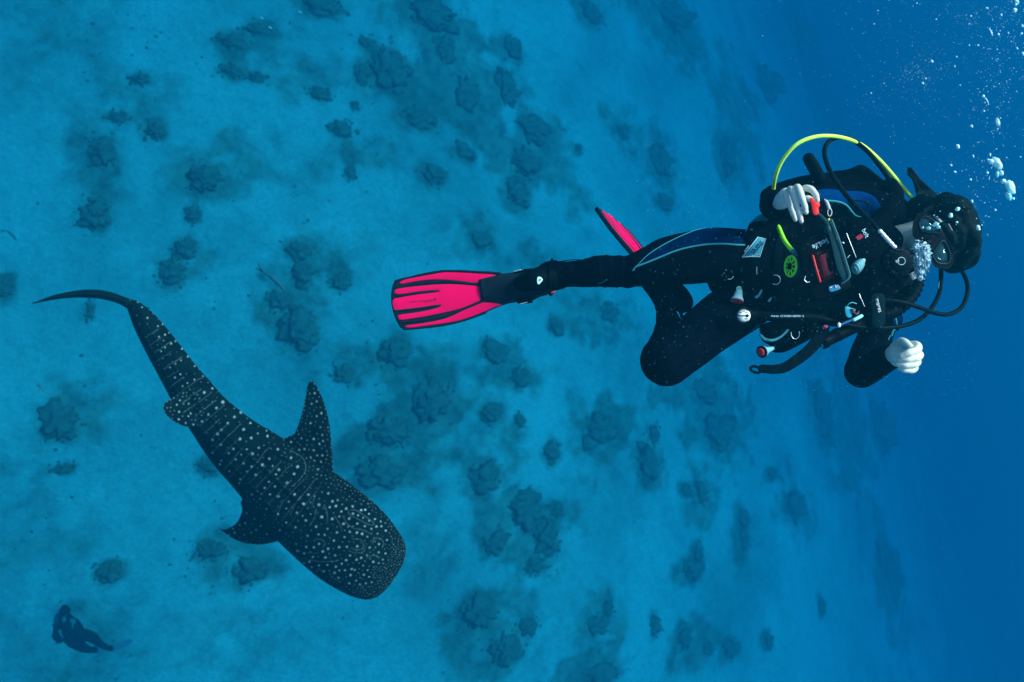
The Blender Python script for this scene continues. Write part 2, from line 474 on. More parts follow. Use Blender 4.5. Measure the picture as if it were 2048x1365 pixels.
for (px, py, rx, ry, k_) in [(a, b_, c_, d_, 1.0) for (a, b_, c_, d_, _) in CORALS] + FIELDS:
    c, t = onbed(px, py); a = rx * t / FPX * 1.0; b2 = ry * t / FPX
    dd = np.sqrt(((co[:, 0] - c.x) / a) ** 2 + ((co[:, 1] - c.y) / b2) ** 2) + wob * (.75 if k_ == 1.0 else 1.1)
    w = np.clip((1.8 - dd) / (1.8 - .45) if k_ == 1.0 else (1.3 - dd) / .8, 0, 1); w = w * w * (3 - 2 * w)
    turf_v = np.maximum(turf_v, w * (.9 if k_ == 1.0 else min(.8, k_ * 1.3)))
sb_ = npmesh('seabed', co, q, sand)
sb_.data.attributes.new('turf', 'FLOAT', 'POINT').data.foreach_set('value', turf_v.astype(np.float32))
tag(sb_, 'pale sandy sea bed with faint patches of algae', None, kind='structure')

# ------------------------------------------------------------------ the water itself
bm = new(); bmesh.ops.create_cube(bm, size=1)
hz = bpy.data.materials.new('water_haze'); hz.use_nodes = True
hn = hz.node_tree; hn.nodes.remove(hn.nodes['Principled BSDF'])
pv = hn.nodes.new('ShaderNodeVolumePrincipled')
D = .095
pv.inputs['Density'].default_value = D
pv.inputs['Color'].default_value = (.001, .0926, .148, 1)
pv.inputs['Absorption Color'].default_value = (0, .415, .674, 1)
pv.inputs['Anisotropy'].default_value = 0.3
hn.links.new(pv.outputs[0], hn.nodes['Material Output'].inputs['Volume'])
ZT = CAM_H + .3; ZB = -46.0
for v in bm.verts:
    v.co = Vector((8 + v.co.x * 2 * 235, v.co.y * 2 * 235, (ZT if v.co.z > 0 else ZB)))
haze = tag(obj('haze', bm, hz, smooth=False), 'clear blue sea water filling the whole scene', None, kind='stuff')

# ------------------------------------------------------------------ coral heads
coral = bpy.data.materials.new('reef_coral'); coral.use_nodes = True
nt = coral.node_tree; b = nt.nodes['Principled BSDF']; b.inputs['Roughness'].default_value = .95; b.inputs['Specular IOR Level'].default_value = .1
tc = nt.nodes.new('ShaderNodeTexCoord')
n1 = nz(3.2, 10, .78); n2 = nz(7, 6, .7)
c1 = ramp(n1.outputs[0], .32, (.035, .085, .06), .74, (.11, .23, .17))
nt.links.new(c1.outputs[0], b.inputs['Base Color'])
bp = nt.nodes.new('ShaderNodeBump'); bp.inputs['Distance'].default_value = .05; bp.inputs['Strength'].default_value = 1
nt.links.new(n2.outputs[0], bp.inputs['Height']); nt.links.new(bp.outputs[0], b.inputs['Normal'])
ico_cache = {}
def ico(sub):
    if sub not in ico_cache:
        bb = bmesh.new(); bmesh.ops.create_icosphere(bb, subdivisions=sub, radius=1)
        v = np.array([x.co[:] for x in bb.verts]); f = np.array([[x.index for x in y.verts] for y in bb.faces]); bb.free()
        ico_cache[sub] = (v, f)
    return ico_cache[sub]
def lumpy(sub, r, c, seed, amp=.35, freq=1.6):
    v, f = ico(sub); out = np.empty_like(v)
    for i, p in enumerate(v):
        q = Vector(p) * freq + Vector((seed * 3.7, seed * 1.3, seed))
        s = 1 + amp * (noise.noise(q) + .55 * noise.noise(q * 2.6) + .35 * noise.noise(q * 6.1))
        out[i] = p * s
    return out * np.array(r) + np.array(c), f
def join_np(parts):
    vs_, fs_, o = [], [], 0
    for v, f in parts:
        vs_.append(v); fs_.append(f + o); o += len(v)
    return np.concatenate(vs_), np.concatenate(fs_)
for i, (px, py, rx, ry, lab) in enumerate(CORALS):
    c, t = onbed(px, py)
    a = rx * t / FPX; bb_ = ry * t / FPX
    r = random.Random(i * 13 + 5); parts = []
    hmax = min(a, bb_) * .24
    parts.append(lumpy(4, (a * .64, bb_ * .64, hmax), (0, 0, hmax * .05), i + .3, .8, 2.0))
    for j in range(12):
        an = r.uniform(0, 2 * PI); rr = r.uniform(.3, .92)
        s = min(a, bb_) * r.uniform(.18, .42) * (1.25 - .75 * rr)
        parts.append(lumpy(3, (s * r.uniform(.8, 1.5), s, s * .35), (a * rr * math.cos(an), bb_ * rr * math.sin(an), s * .1), i * 20 + j, .5, 1.7))
    for j in range(16):                                   # crumbs of broken coral around the foot
        an = r.uniform(0, 2 * PI); rr = r.uniform(.8, 1.35)
        s = r.uniform(.015, .05)
        parts.append(lumpy(1, (s, s * r.uniform(.6, 1.3), s * .6), (a * rr * math.cos(an), bb_ * rr * math.sin(an), .01), j, .5))
    v, f = join_np(parts)
    o = npmesh('coral_head', v, f, coral, tris=True)
    o.location = c
    tag(o, lab, 'coral', 'coral heads scattered over the sand')
# small rubble over the bed, too many to count
v1, f1 = ico(1); parts = []
for i in range(2200):
    px = random.uniform(-150, 2100); py = random.uniform(-100, 1450)
    if noise.noise(Vector((px * .006, py * .006, 2))) < random.uniform(0, .5): continue
    c, t = onbed(px, py)
    if t > 60: continue
    s = random.uniform(.012, .045)
    w = v1 * (1 + .3 * rng.standard_normal((len(v1), 1)) * .6)
    parts.append((w * np.array([s * random.uniform(.7, 1.6), s, s * .5]) + np.array([c.x, c.y, bed_z(c.x, c.y)]), f1))
v, f = join_np(parts)
tag(npmesh('coral_rubble', v, f, coral, tris=True), 'small dark lumps of coral rubble strewn on the sand', 'rubble', kind='stuff')
# ------------------------------------------------------------------ whale shark
def shark():
    # px, py, half width px, depth, depth/width ratio   (tail -> snout)
    ST = [(256,604,7,7.1,1.6),(268,615,15,7.1,1.5),(290,645,25,7.08,1.25),(321,692,32,7.05,1.1),(364,758,39,7.0,1.0),(382,784,43,7.0,1.0),(415,828,47.5,7.0,1.0),
          (469,887,60,7.0,.95),(526,936,72,7.0,.9),(583,991,83,7.0,.85),(628,1027,91,7.0,.75),(697,1085,93,7.02,.66),(746,1128,81,7.05,.6),(766,1146,69,7.07,.55),
          (775,1154,58,7.08,.5),(781,1159,44,7.09,.45),(784,1162,26,7.09,.4),(785.5,1163,8,7.09,.4)]
    s = np.array([p for p in ST], float); s[:, 3] *= .8
    # arc-length resample with Catmull-Rom
    sm = np.array(smooth_path([tuple(r) for r in s], 24))
    L = np.concatenate([[0], np.cumsum(np.hypot(*np.diff(sm[:, :2], axis=0).T))])
    NS, NT = 900, 400
    tt = np.linspace(0, L[-1], NS)
    C = np.stack([np.interp(tt, L, sm[:, i]) for i in range(5)], 1)
    d2 = np.gradient(C[:, :2], axis=0)
    for i in range(2):                                  # steady tangents
        d2[:, i] = np.convolve(np.pad(d2[:, i], 30, 'edge'), np.ones(61) / 61, 'valid')
    d2 /= np.linalg.norm(d2, axis=1)[:, None]
    nr = np.stack([-d2[:, 1], d2[:, 0]], 1)
    th = np.linspace(0, 2 * PI, NT, endpoint=False)
    w = np.cos(th); h = np.sin(th)                      # h>0 : back (towards the viewer)
    # back ridges (keels) run along the flanks
    ridge = np.zeros((NS, NT))
    f_body = np.clip((tt / L[-1] - .02) / .1, 0, 1) * np.clip((.86 - tt / L[-1]) / .2, 0, 1)
    for a0, am in ((PI/2, .035), (PI/2 + .62, .022), (PI/2 - .62, .022), (PI/2 + 1.05, .025), (PI/2 - 1.05, .025)):
        ridge += am * np.exp(-((th[None] - a0) / .055) ** 2) * f_body[:, None]
    # folds in front of the fins, gill slits
    wid = C[:, 2][:, None] * (1 + ridge)
    a_m = wid * C[:, 3][:, None] / FPX
    px = C[:, 0][:, None] + nr[:, 0][:, None] * C[:, 2][:, None] * w[None]
    py = C[:, 1][:, None] + nr[:, 1][:, None] * C[:, 2][:, None] * w[None]
    mean_w = C[:, 2][:, None] * C[:, 3][:, None] / FPX
    dep = C[:, 3][:, None] - mean_w * C[:, 4][:, None] * np.sign(h)[None] * np.abs(h)[None] ** .85 * (1 + ridge * 1.8)
    g = tt / L[-1]
    # gills: five shallow slits each side
    for gs in (.745, .757, .769, .781, .793):
        for side in (.55, PI - .55):
            dep += .022 * np.exp(-((g[:, None] - gs) / .0022) ** 2) * np.exp(-((th[None] - side) / .22) ** 4)
    # folds of skin where the pectoral fins join
    fold = np.sin((g[:, None] * 150 + w[None] * 6)) * np.exp(-((g[:, None] - .70) / .035) ** 2) * np.exp(-((np.abs(w[None]) - .8) / .22) ** 2)
    dep += .008 * fold
    e = np.array(FW[:]); r = np.array(RT[:]); uu = np.array(UP[:]); cam0 = np.array(CAM[:])
    def W(px_, py_, dp):
        return cam0 + dp[..., None] * (e + ((px_ - 1024) / FPX)[..., None] * r + ((682.5 - py_) / FPX)[..., None] * uu)
    body = W(px, py, dep).reshape(-1, 3)
    idx = np.arange(NS * NT).reshape(NS, NT)
    nx_ = np.roll(idx, -1, 1)
    quads = np.stack([idx[:-1], nx_[:-1], nx_[1:], idx[1:]], -1).reshape(-1, 4)
    quads = np.concatenate([quads, ])
    cos = [body]; qs = [quads]; off = len(body)
    pix = [np.stack([px.ravel(), py.ravel()], 1)]; front = [(np.tile(h, (NS, 1)) > -.02).ravel()]
    sfrac = [np.repeat(g, NT)]; tfrac = [np.tile(w, NS)]
    def fin(lead, trail, d_root, d_tip, thick, n1=150, n2=110, power=1.0):
        """blade between a leading and a trailing edge polyline (both root->tip, pixels)"""
        nonlocal off
        A = np.array(smooth_path(lead, 12)); B = np.array(smooth_path(trail, 12))
        def rs(P_, n):
            l = np.concatenate([[0], np.cumsum(np.hypot(*np.diff(P_, axis=0).T))]); t_ = np.linspace(0, l[-1], n)
            return np.stack([np.interp(t_, l, P_[:, i]) for i in range(2)], 1)
        A = rs(A, n1); B = rs(B, n1)
        v = np.linspace(0, 2 * PI, n2 * 2, endpoint=False)
        cx_ = (1 - np.cos(v)) / 2                                   # chord position 0..1..0
        sg = np.sin(v)                                              # side
        uu_ = np.linspace(0, 1, n1)
        pxx = A[:, 0][:, None] * (1 - cx_) + B[:, 0][:, None] * cx_
        pyy = A[:, 1][:, None] * (1 - cx_) + B[:, 1][:, None] * cx_
        dp = (.8 * (d_root + (d_tip - d_root) * uu_ ** power))[:, None] - .8 * thick * (1 - .8 * uu_)[:, None] * sg[None] * (1 - .55 * cx_)[None]
        W_ = W(pxx, pyy, dp).reshape(-1, 3)
        ii = np.arange(n1 * n2 * 2).reshape(n1, -1) + off; jj = np.roll(ii, -1, 1)
        qq = np.stack([ii[:-1], jj[:-1], jj[1:], ii[1:]], -1).reshape(-1, 4)
        cos.append(W_); qs.append(qq); off += len(W_)
        pix.append(np.stack([pxx.ravel(), pyy.ravel()], 1)); front.append(np.tile(sg > -.05, n1))
        sfrac.append(np.full(len(W_), -1.0)); tfrac.append(np.zeros(len(W_)))
    # pectoral fins, swept back from behind the gills
    fin([(690,985),(668,945),(664,900),(659,850),(649,808),(637,780),(627,765),(622,763)],
        [(560,925),(566,882),(588,868),(599,843),(607,815),(612,790),(615,772),(620,763)], 6.98, 6.9, .055)
    fin([(600,1085),(560,1083),(528,1089),(492,1087),(465,1077),(448,1065),(439,1058)],
        [(520,985),(484,1000),(484,1022),(476,1042),(462,1055),(448,1059),(439,1058)], 7.05, 7.45, .05, n2=80)
    # first dorsal fin leaning to the left flank
    fin([(420,838),(398,850),(376,854),(352,846),(334,832),(328,822),(327,817)],
        [(388,776),(366,785),(348,795),(336,802),(329,808),(327,813),(327,816)], 6.84, 6.62, .022, n1=100, n2=70)
    # tail: an upright crescent blade seen from above
    Pth = np.array(smooth_path([(266,612,7.1),(240,600,7.05),(215,592,6.95),(185,588,6.83),(150,589,6.72),(110,595,6.62),(64,607.5,6.55)], 14))
    n1 = len(Pth); v = np.linspace(0, 2 * PI, 60, endpoint=False)
    dd = np.gradient(Pth[:, :2], axis=0); dd /= np.linalg.norm(dd, axis=1)[:, None]; nn = np.stack([-dd[:, 1], dd[:, 0]], 1)
    u_ = np.linspace(0, 1, n1)
    hw = np.interp(u_, [0, .15, .35, .6, .85, 1], [11, 8.5, 9, 8, 4.5, .8])
    hd = np.interp(u_, [0, .2, .5, .8, 1], [.16, .22, .20, .12, .01])
    pxx = Pth[:, 0][:, None] + nn[:, 0][:, None] * hw[:, None] * np.cos(v)
    pyy = Pth[:, 1][:, None] + nn[:, 1][:, None] * hw[:, None] * np.cos(v)
    dp = .8 * Pth[:, 2][:, None] + .8 * hd[:, None] * np.sin(v)
    W_ = W(pxx, pyy, dp).reshape(-1, 3)
    ii = np.arange(n1 * 60).reshape(n1, 60) + off; jj = np.roll(ii, -1, 1)
    cos.append(W_); qs.append(np.stack([ii[:-1], jj[:-1], jj[1:], ii[1:]], -1).reshape(-1, 4)); off += len(W_)
    pix.append(np.stack([pxx.ravel(), pyy.ravel()], 1)); front.append(np.tile(np.sin(v) < .05, n1))
    sfrac.append(np.full(len(W_), -2.0)); tfrac.append(np.tile(np.cos(v), n1))
    # lower tail lobe, away from the viewer
    co = np.concatenate(cos); q = np.concatenate(qs)
    pixa = np.concatenate(pix); fr = np.concatenate(front); sf = np.concatenate(sfrac); tf = np.concatenate(tfrac)
    # ---- skin marks: spot value per vertex
    val = np.zeros(len(co)); line = np.zeros(len(co))
    fi = np.nonzero(fr)[0]; fp = pixa[fi]
    cell = 8.0
    keys = {}
    kx = (fp / cell).astype(int)
    order = np.lexsort((kx[:, 1], kx[:, 0])); kxs = kx[order]
    brk = np.nonzero(np.any(np.diff(kxs, axis=0) != 0, axis=1))[0] + 1
    for seg_ in np.split(order, brk): keys[tuple(kx[seg_[0]])] = seg_
    def near(x, y, rad):
        out = []
        for i in range(int((x - rad) // cell), int((x + rad) // cell) + 1):
            for j in range(int((y - rad) // cell), int((y + rad) // cell) + 1):
                if (i, j) in keys: out.append(keys[(i, j)])
        return np.concatenate(out) if out else np.zeros(0, int)
    def spot(x, y, rad, amp=1.0, squash=(0, 1.0)):
        c = near(x, y, rad * 2.2 + 1)
        if not len(c): return
        d = fp[c] - np.array([x, y])
        if squash[1] != 1.0:
            ca, sa = math.cos(squash[0]), math.sin(squash[0])
            a_ = d[:, 0] * ca + d[:, 1] * sa; b_ = (-d[:, 0] * sa + d[:, 1] * ca) * squash[1]
            rr = np.hypot(a_, b_)
        else: rr = np.hypot(d[:, 0], d[:, 1])
        v_ = amp * np.clip((rad * 1.45 - rr) / (rad * .95), 0, 1)
        vi = fi[c]; val[vi] = np.maximum(val[vi], v_)
    placed = []
    def poly(pts, wdt=.9, amp=.35, n=8):
        pts_ = smooth_path(pts, n); last = None
        for p in pts_:
            p = p[:2]
            if last is not None:
                k_ = max(1, int(np.hypot(*(p - last)) / 1.0))
                for t in range(k_):
                    q_ = last + (p - last) * t / k_
                    spot(q_[0], q_[1], wdt * rnd.uniform(.75, 1.15), amp * rnd.uniform(.55, 1.1))
            last = p
    rnd = random.Random(3)
    Z1 = [(1072,203),(1110,250),(1215,305),(1160,347),(1298,404),(1255,422),(1355,482),(1320,500),(1265,520),(1415,558),(1375,580),(1320,615),(1285,650),(1475,628),(1528,698),(1465,733),(1415,765),(1365,798),(1590,785),(1460,860),(1410,890),(1665,877),(1588,908),(1524,940),(1480,968),(1750,990),(1680,1025),(1592,1085),(1535,1128),(1455,1097),(1427,1137),(1448,1202),(1445,1270),(1553,1217),(1533,1242),(1508,1303),(1788,1165),(1714,1229),(1657,1291),(1578,1318)]
    Z2 = [(690,323),(640,358),(590,405),(538,458),(512,487),(475,532),(762,404),(710,453),(683,525),(633,600),(597,633),(650,680),(537,568),(818,483),(768,517),(891,503),(884,462),(735,603),(693,643),(825,592),(778,637),(710,710),(771,735),(735,772),(803,797),(970,603),(905,675),(853,721),(930,730),(978,758),(956,793),(902,850),(870,896),(1070,668),(1120,736),(1093,790),(1040,858),(973,960),(1097,945),(1202,947),(948,885),(910,945),(1165,1018),(1034,1052),(1052,1000),(882,1055),(734,1087),(772,945),(836,978),(971,1094),(1115,1084),(1158,1108),(1219,1094),(1282,1024),(1302,1116),(1183,1142),(1033,1160),(1104,1195),(1262,1190),(1382,1130),(1363,1042),(1326,1252),(1395,1296),(1418,1233),(1195,1258),(985,1216),(602,770),(685,830),(678,862),(540,690),(530,718),(475,630),(553,245),(504,290),(440,342),(395,392),(474,140),(412,172),(340,222),
          (1250,178),(1265,240),(1226,258),(1265,352),(1218,405),(1292,436),(1148,520),(1242,525),(1307,495),(1313,541),(1070,548),(1133,607),(1172,602),(1242,610),(1220,665),(1247,690),(1297,698),(1308,650),(1268,650),(1285,563),(1275,755),(1300,330),(723,1163),(642,1236),(715,1252),(806,1215),(768,1236),(840,1186),(887,1247),(792,1130),(680,1177),(598,1253),(630,1205)]
    BIG2 = {(640,358),(590,405),(762,404),(710,453),(891,503),(825,592),(970,603),(905,675),(853,721),(978,758),(1070,668),(1120,736),(1093,790),(1040,858),(973,960),(1097,945),(1165,1018),(1115,1084),(1302,1116),(1282,1024),(504,290),(553,245),(440,342),(395,392),(683,525),(633,600),(778,637),(710,710),(803,797),(412,172),(690,323),(512,487),(538,458),(768,517)}
    Z3 = [(800,463),(932,470),(1021,490),(840,383),(742,538),(818,603),(955,574),(1043,590),(1103,570),(1121,527),(1163,502),(1217,483),(1220,545),(1264,560),(1188,587),(1140,632),(1257,630),(1307,580),(1322,652),(1358,605),(1193,700),(1254,707),(1298,718),(1343,742),(1083,707),(1148,745),(1058,775),(978,727),(906,656),(1003,674),(926,722),(833,734),(930,803),(886,833),(821,830),(1102,832),(1168,828),(1257,824),(1195,903),(1068,902),(985,920),(1008,845),(963,868),(878,915),(1162,942),(1251,938),(1124,973),(1074,998),(1002,983),(930,987),(848,955),(803,968),(805,886),(745,862),(735,803),(868,1002),(970,1038),(1063,1050),(1097,1092),(1103,1030),(1152,1028),(1210,1018),(1236,1025),(1200,1070),(1247,1117),(1363,835),(1442,805),(1430,715),(1378,675),(1408,592),(1457,612),(1420,655),(1463,653),(1500,690),(1510,770),(1440,875),(1498,885),(1393,957),(1307,988),(1345,1027),(1290,922),(1340,900),(1440,967),(1475,937),(1358,1085),(1313,1067),(1188,1140),(1330,1140),(1280,1150),(1380,1130),(1290,515),(1325,512),(1357,547),(1090,430),(1045,440),(1010,372),(1075,480)]
    big = []
    for x, y in Z1: big.append((40 + x / 4.55, 560 + y / 4.55, 2.0))
    for x, y in Z2: big.append((300 + x / 3.7925, 740 + y / 3.7925, 3.0 if (x, y) in BIG2 else 2.2))
    for x, y in Z3: big.append((420 + x / 4.267, 900 + y / 4.267, 2.6 if x < 1300 else 2.1))
    for x, y, r_ in big:
        spot(x, y, r_ * rnd.uniform(.72, .98), rnd.uniform(.62, 1.0), (rnd.uniform(0, 3), rnd.uniform(1, 1.25))); placed.append((x, y, r_))
    # finer spots: crowded on the snout, sparse on the flanks, rare on the tail
    grid = {}
    def ok(x, y, m):
        cx_, cy_ = int(x // 12), int(y // 12)
        for i in (-1, 0, 1):
            for j in (-1, 0, 1):
                for (a_, b_, c_) in grid.get((cx_ + i, cy_ + j), ()):
                    if (a_ - x) ** 2 + (b_ - y) ** 2 < (m + c_) ** 2 * .25 * 1.0: return False
        return True
    for x, y, r_ in placed: grid.setdefault((int(x // 12), int(y // 12)), []).append((x, y, 11))
    nb = NS * NT
    cand = np.array([rnd.randrange(len(fi)) for _ in range(34000)])
    for c in cand:
        vi = fi[c]; x, y = fp[c]; s_ = sf[vi]; t_ = abs(tf[vi])
        if s_ >= 0:
            if s_ < .52:
                if rnd.random() > .025 + .3 * max(0, t_ - .8): continue
                m, r_, am = 11, rnd.uniform(.8, 1.3), rnd.uniform(.3, .6)
            elif s_ < .70:
                if rnd.random() > .5: continue
                m, r_, am = 10.5, rnd.uniform(.7, 1.2), rnd.uniform(.2, .5)
            else:
                kx_ = min(1, max(0, (s_ - .70) / .25))
                edge = max(0, t_ - .55) / .45
                q_ = max(kx_ ** 2.2, edge * .8); m = 10 - 5.8 * q_; r_ = rnd.uniform(1.0, 1.5) * (1 - .22 * q_); am = rnd.uniform(.2, .68)
        elif s_ > -1.5: m, r_, am = 7.0, rnd.uniform(.8, 1.5), rnd.uniform(.25, .6)
        else: continue
        if ok(x, y, m):
            grid.setdefault((int(x // 12), int(y // 12)), []).append((x, y, m)); spot(x, y, r_, am, (rnd.uniform(0, 3), rnd.uniform(1, 1.4)))
    # bars across the tail half, between the rows of spots
    ns_ = 26
    for i in range(ns_):
        s_ = .10 + .60 * i / (ns_ - 1) + rnd.uniform(-.003, .003)
        k_ = int(s_ * (NS - 1)); a0 = rnd.uniform(-.85, -.5); a1 = rnd.uniform(.45, .93)
        pts = []
        for j in range(9):
            a_ = a0 + (a1 - a0) * j / 8
            pts.append((C[k_, 0] + nr[k_, 0] * C[k_, 2] * a_ + rnd.uniform(-1, 1), C[k_, 1] + nr[k_, 1] * C[k_, 2] * a_ + rnd.uniform(-1, 1)))
        cut = rnd.choice([0, 0, 2, 3]); pts = pts[cut:]
        poly(pts, .75, .20 if i % 2 else .30)
    def z3(l): return [(420 + x / 4.267, 900 + y / 4.267) for x, y in l]
    for l in ([(1180,520),(1240,515),(1330,570),(1400,630),(1360,640),(1280,600),(1200,560),(1175,525)],[(1135,565),(1170,630),(1230,670),(1320,690),(1380,725)],
              [(1210,760),(1280,765),(1310,810),(1290,850),(1220,850)],[(1390,800),(1400,760),(1450,755),(1480,790),(1470,840)],[(740,860),(830,880),(930,880)],
              [(850,940),(940,955),(1095,948)],[(680,0),(780,60),(815,120),(810,190),(760,260),(690,320)],[(975,470),(1000,540),(1003,620)],[(890,410),(870,480)],
              [(905,510),(890,580),(850,650)],[(920,1010),(960,1040)],[(1020,1050),(1050,1090),(1110,1130)],[(770,400),(720,480),(680,560)],[(1060,560),(1110,640),(1130,700)],
              [(900,760),(960,770),(980,800),(960,840)],[(1180,860),(1240,880),(1310,870),(1330,820)],[(620,430),(590,520),(560,600)],[(1340,920),(1400,900),(1450,920)]):
        poly(z3(l), .8, .27)
    val = np.clip(val, 0, 1)
    m = bpy.data.materials.new('shark_skin'); m.use_nodes = True
    nt = m.node_tree; b = nt.nodes['Principled BSDF']; b.inputs['Roughness'].default_value = .8; b.inputs['Specular IOR Level'].default_value = .08
    at = nt.nodes.new('ShaderNodeAttribute'); at.attribute_name = 'spots'
    tc = nt.nodes.new('ShaderNodeTexCoord')
    n1_ = nt.nodes.new('ShaderNodeTexNoise'); n1_.inputs['Scale'].default_value = 6; n1_.inputs['Detail'].default_value = 9; n1_.inputs['Roughness'].default_value = .7
    nt.links.new(tc.outputs['Object'], n1_.inputs['Vector'])
    rp = nt.nodes.new('ShaderNodeValToRGB'); rp.color_ramp.elements[0].position = .35; rp.color_ramp.elements[1].position = .75
    rp.color_ramp.elements[0].color = (.0015, .003, .004, 1); rp.color_ramp.elements[1].color = (.006, .016, .012, 1)
    nt.links.new(n1_.outputs[0], rp.inputs[0])
    mx = nt.nodes.new('ShaderNodeMix'); mx.data_type = 'RGBA'; mx.inputs[7].default_value = (.36, .41, .38, 1)
    nt.links.new(at.outputs['Fac'], mx.inputs[0]); nt.links.new(rp.outputs[0], mx.inputs[6]); nt.links.new(mx.outputs[2], b.inputs['Base Color'])
    n2_ = nt.nodes.new('ShaderNodeTexNoise'); n2_.inputs['Scale'].default_value = 90; n2_.inputs['Detail'].default_value = 3
    nt.links.new(tc.outputs['Object'], n2_.inputs['Vector'])
    bp = nt.nodes.new('ShaderNodeBump'); bp.inputs['Distance'].default_value = .004; bp.inputs['Strength'].default_value = .5
    nt.links.new(n2_.outputs[0], bp.inputs['Height']); nt.links.new(bp.outputs[0], b.inputs['Normal'])
    base = np.array(P(583, 991, 5.6)[:])
    o = npmesh('whale_shark', co - base, q, m); o.location = base
    o.data.attributes.new('spots', 'FLOAT', 'POINT').data.foreach_set('value', val.astype(np.float32))
    bm = bmesh.new(); bm.from_mesh(o.data); bmesh.ops.recalc_face_normals(bm, faces=bm.faces[:]); bm.to_mesh(o.data); bm.free()
    o.data.polygons.foreach_set('use_smooth', [True] * len(o.data.polygons))
    tag(o, 'whale shark with rows of pale spots swimming over the sandy bottom', 'whale shark')
    return o
shark()
# ------------------------------------------------------------------ materials for diver and gear
NEO = mat('neoprene', (.0008, .002, .006), .85, spec=.05, var=.5, vscale=30, bump=.5, bscale=260)
NAVY = mat('navy_neoprene', (.0, .009, .045), .8, spec=.05, var=.25, vscale=25, bump=.4, bscale=260)
PIPE = mat('pale_piping', (.03, .24, .27), .7, spec=.1)
NYL = mat('nylon', (.0008, .002, .004), .75, spec=.04, var=.6, vscale=60, bump=.8, bscale=420)
WEB = mat('webbing', (.001, .005, .008), .75, spec=.05, var=.4, vscale=90, bump=.8, bscale=700)
RUB = mat('rubber', (.0008, .004, .006), .55, spec=.09, var=.3, vscale=40)
HOSE = mat('hose_rubber', (.0008, .005, .007), .5, spec=.14)
FINR = mat('fin_rubber', (.008, .016, .026), .6, spec=.2, var=.25, vscale=30)
PINK = mat('fin_pink', (1.0, .0, .095), .7, spec=.03, var=.02, vscale=12)
RED = mat('red_plastic', (.75, .02, .02), .4)
LIME = mat('lime_rubber', (.66, 1.0, .10), .4, spec=.5)
LIMEG = mat('lime_plastic', (.34, .95, .03), .35, spec=.5)
SKIN = mat('wet_skin', (.60, .60, .51), .5, spec=.25, var=.10, vscale=60, bump=.25, bscale=240)
WHITE = mat('white_plastic', (.80, .82, .80), .35)
TEAL = mat('milky_plastic', (.18, .42, .44), .35, spec=.5)
TRAY = mat('grey_green_plastic', (.006, .040, .048), .4, spec=.5)
TRAYL = mat('tray_highlight', (.03, .15, .17), .4, spec=.5)
STEEL = mat('steel', (.75, .78, .78), .3, metal=.6)
INK = mat('white_print', (.60, .88, .95), .6)
INKD = mat('dark_print', (.10, .01, .05), .6)
DIAL = mat('dial_face', (.85, .95, .88), .5)
BLACK = mat('black_plastic', (.0015, .003, .0045), .45, spec=.10)
FACE = mat('shaded_face_skin', (.40, .42, .36), .55, spec=.2, var=.10, vscale=60)  # darker than the hands: shade on the face put into its colour
SCR = mat('camera_screen', (.26, .03, .04), .4)
HAIR = mat('dark_hair', (.0008, .006, .007), .6, spec=.12, var=.7, vscale=50, bump=1.0, bscale=150)
GLASS = mat('mask_glass', (.015, .08, .10), .03, spec=.6)
gn = GLASS.node_tree.nodes['Principled BSDF']; gn.inputs['Alpha'].default_value = .5
BLUP = mat('blue_clip', (.03, .12, .30), .3)

# ------------------------------------------------------------------ the diver's body: one continuous skin
bm = new()
ft = dict(seg=20, up=FW)
ptube(bm, [(1478,548,2.50,.120),(1530,560,2.49,.140),(1600,548,2.48,.135),(1680,525,2.46,.155),(1742,505,2.45,.150),(1775,492,2.45,.075)], 0, ratio=.62, **ft)
ptube(bm, [(1495,522,2.47,.080),(1440,512,2.41,.094),(1395,514,2.385,.096),(1340,523,2.365,.086),(1300,534,2.36,.070),(1283,539,2.36,.064)], 0, **ft)
ptube(bm, [(1290,539,2.36,.062),(1245,544,2.39,.057),(1205,543,2.41,.057),(1165,547,2.44,.049),(1135,549,2.46,.046),(1115,551,2.475,.054),(1103,552,2.48,.056)], 0, **ft)
ptube(bm, [(1515,592,2.48,.092),(1458,628,2.39,.098),(1405,668,2.33,.089),(1362,701,2.29,.085),(1332,722,2.27,.086)], 0, **ft)
ptube(bm, [(1330,720,2.28,.079),(1337,682,2.38,.062),(1338,652,2.46,.050),(1328,616,2.56,.034),(1320,590,2.62,.038),(1300,562,2.68,.040)], 0, **ft)
ptube(bm, [(1365,605,2.57,.041),(1352,590,2.61,.044),(1328,566,2.68,.042),(1306,540,2.76,.038)], 0, **ft)
ptube(bm, [(1765,425,2.46,.075),(1712,406,2.48,.062),(1650,402,2.47,.056),(1595,404,2.44,.052),(1556,410,2.37,.052),(1550,411,2.34,.050)], 0, **ft)
ptube(bm, [(1550,411,2.34,.050),(1553,409,2.24,.044),(1557,407,2.15,.037),(1559,407,2.12,.036)], 0, dome=False, **ft)
ptube(bm, [(1765,575,2.46,.075),(1762,620,2.44,.064),(1751,670,2.40,.058),(1735,715,2.36,.057),(1723,744,2.33,.056)], 0, **ft)
ptube(bm, [(1723,744,2.33,.054),(1745,733,2.26,.050),(1768,720,2.20,.044),(1785,712,2.155,.039),(1790,710,2.14,.038)], 0, dome=False, **ft)
suit_me = remesh_np(bm, .0052, 4)
suit_n = np.empty(len(suit_me.vertices) * 3, np.float32); suit_me.vertices.foreach_get('normal', suit_n); suit_n = suit_n.reshape(-1, 3)
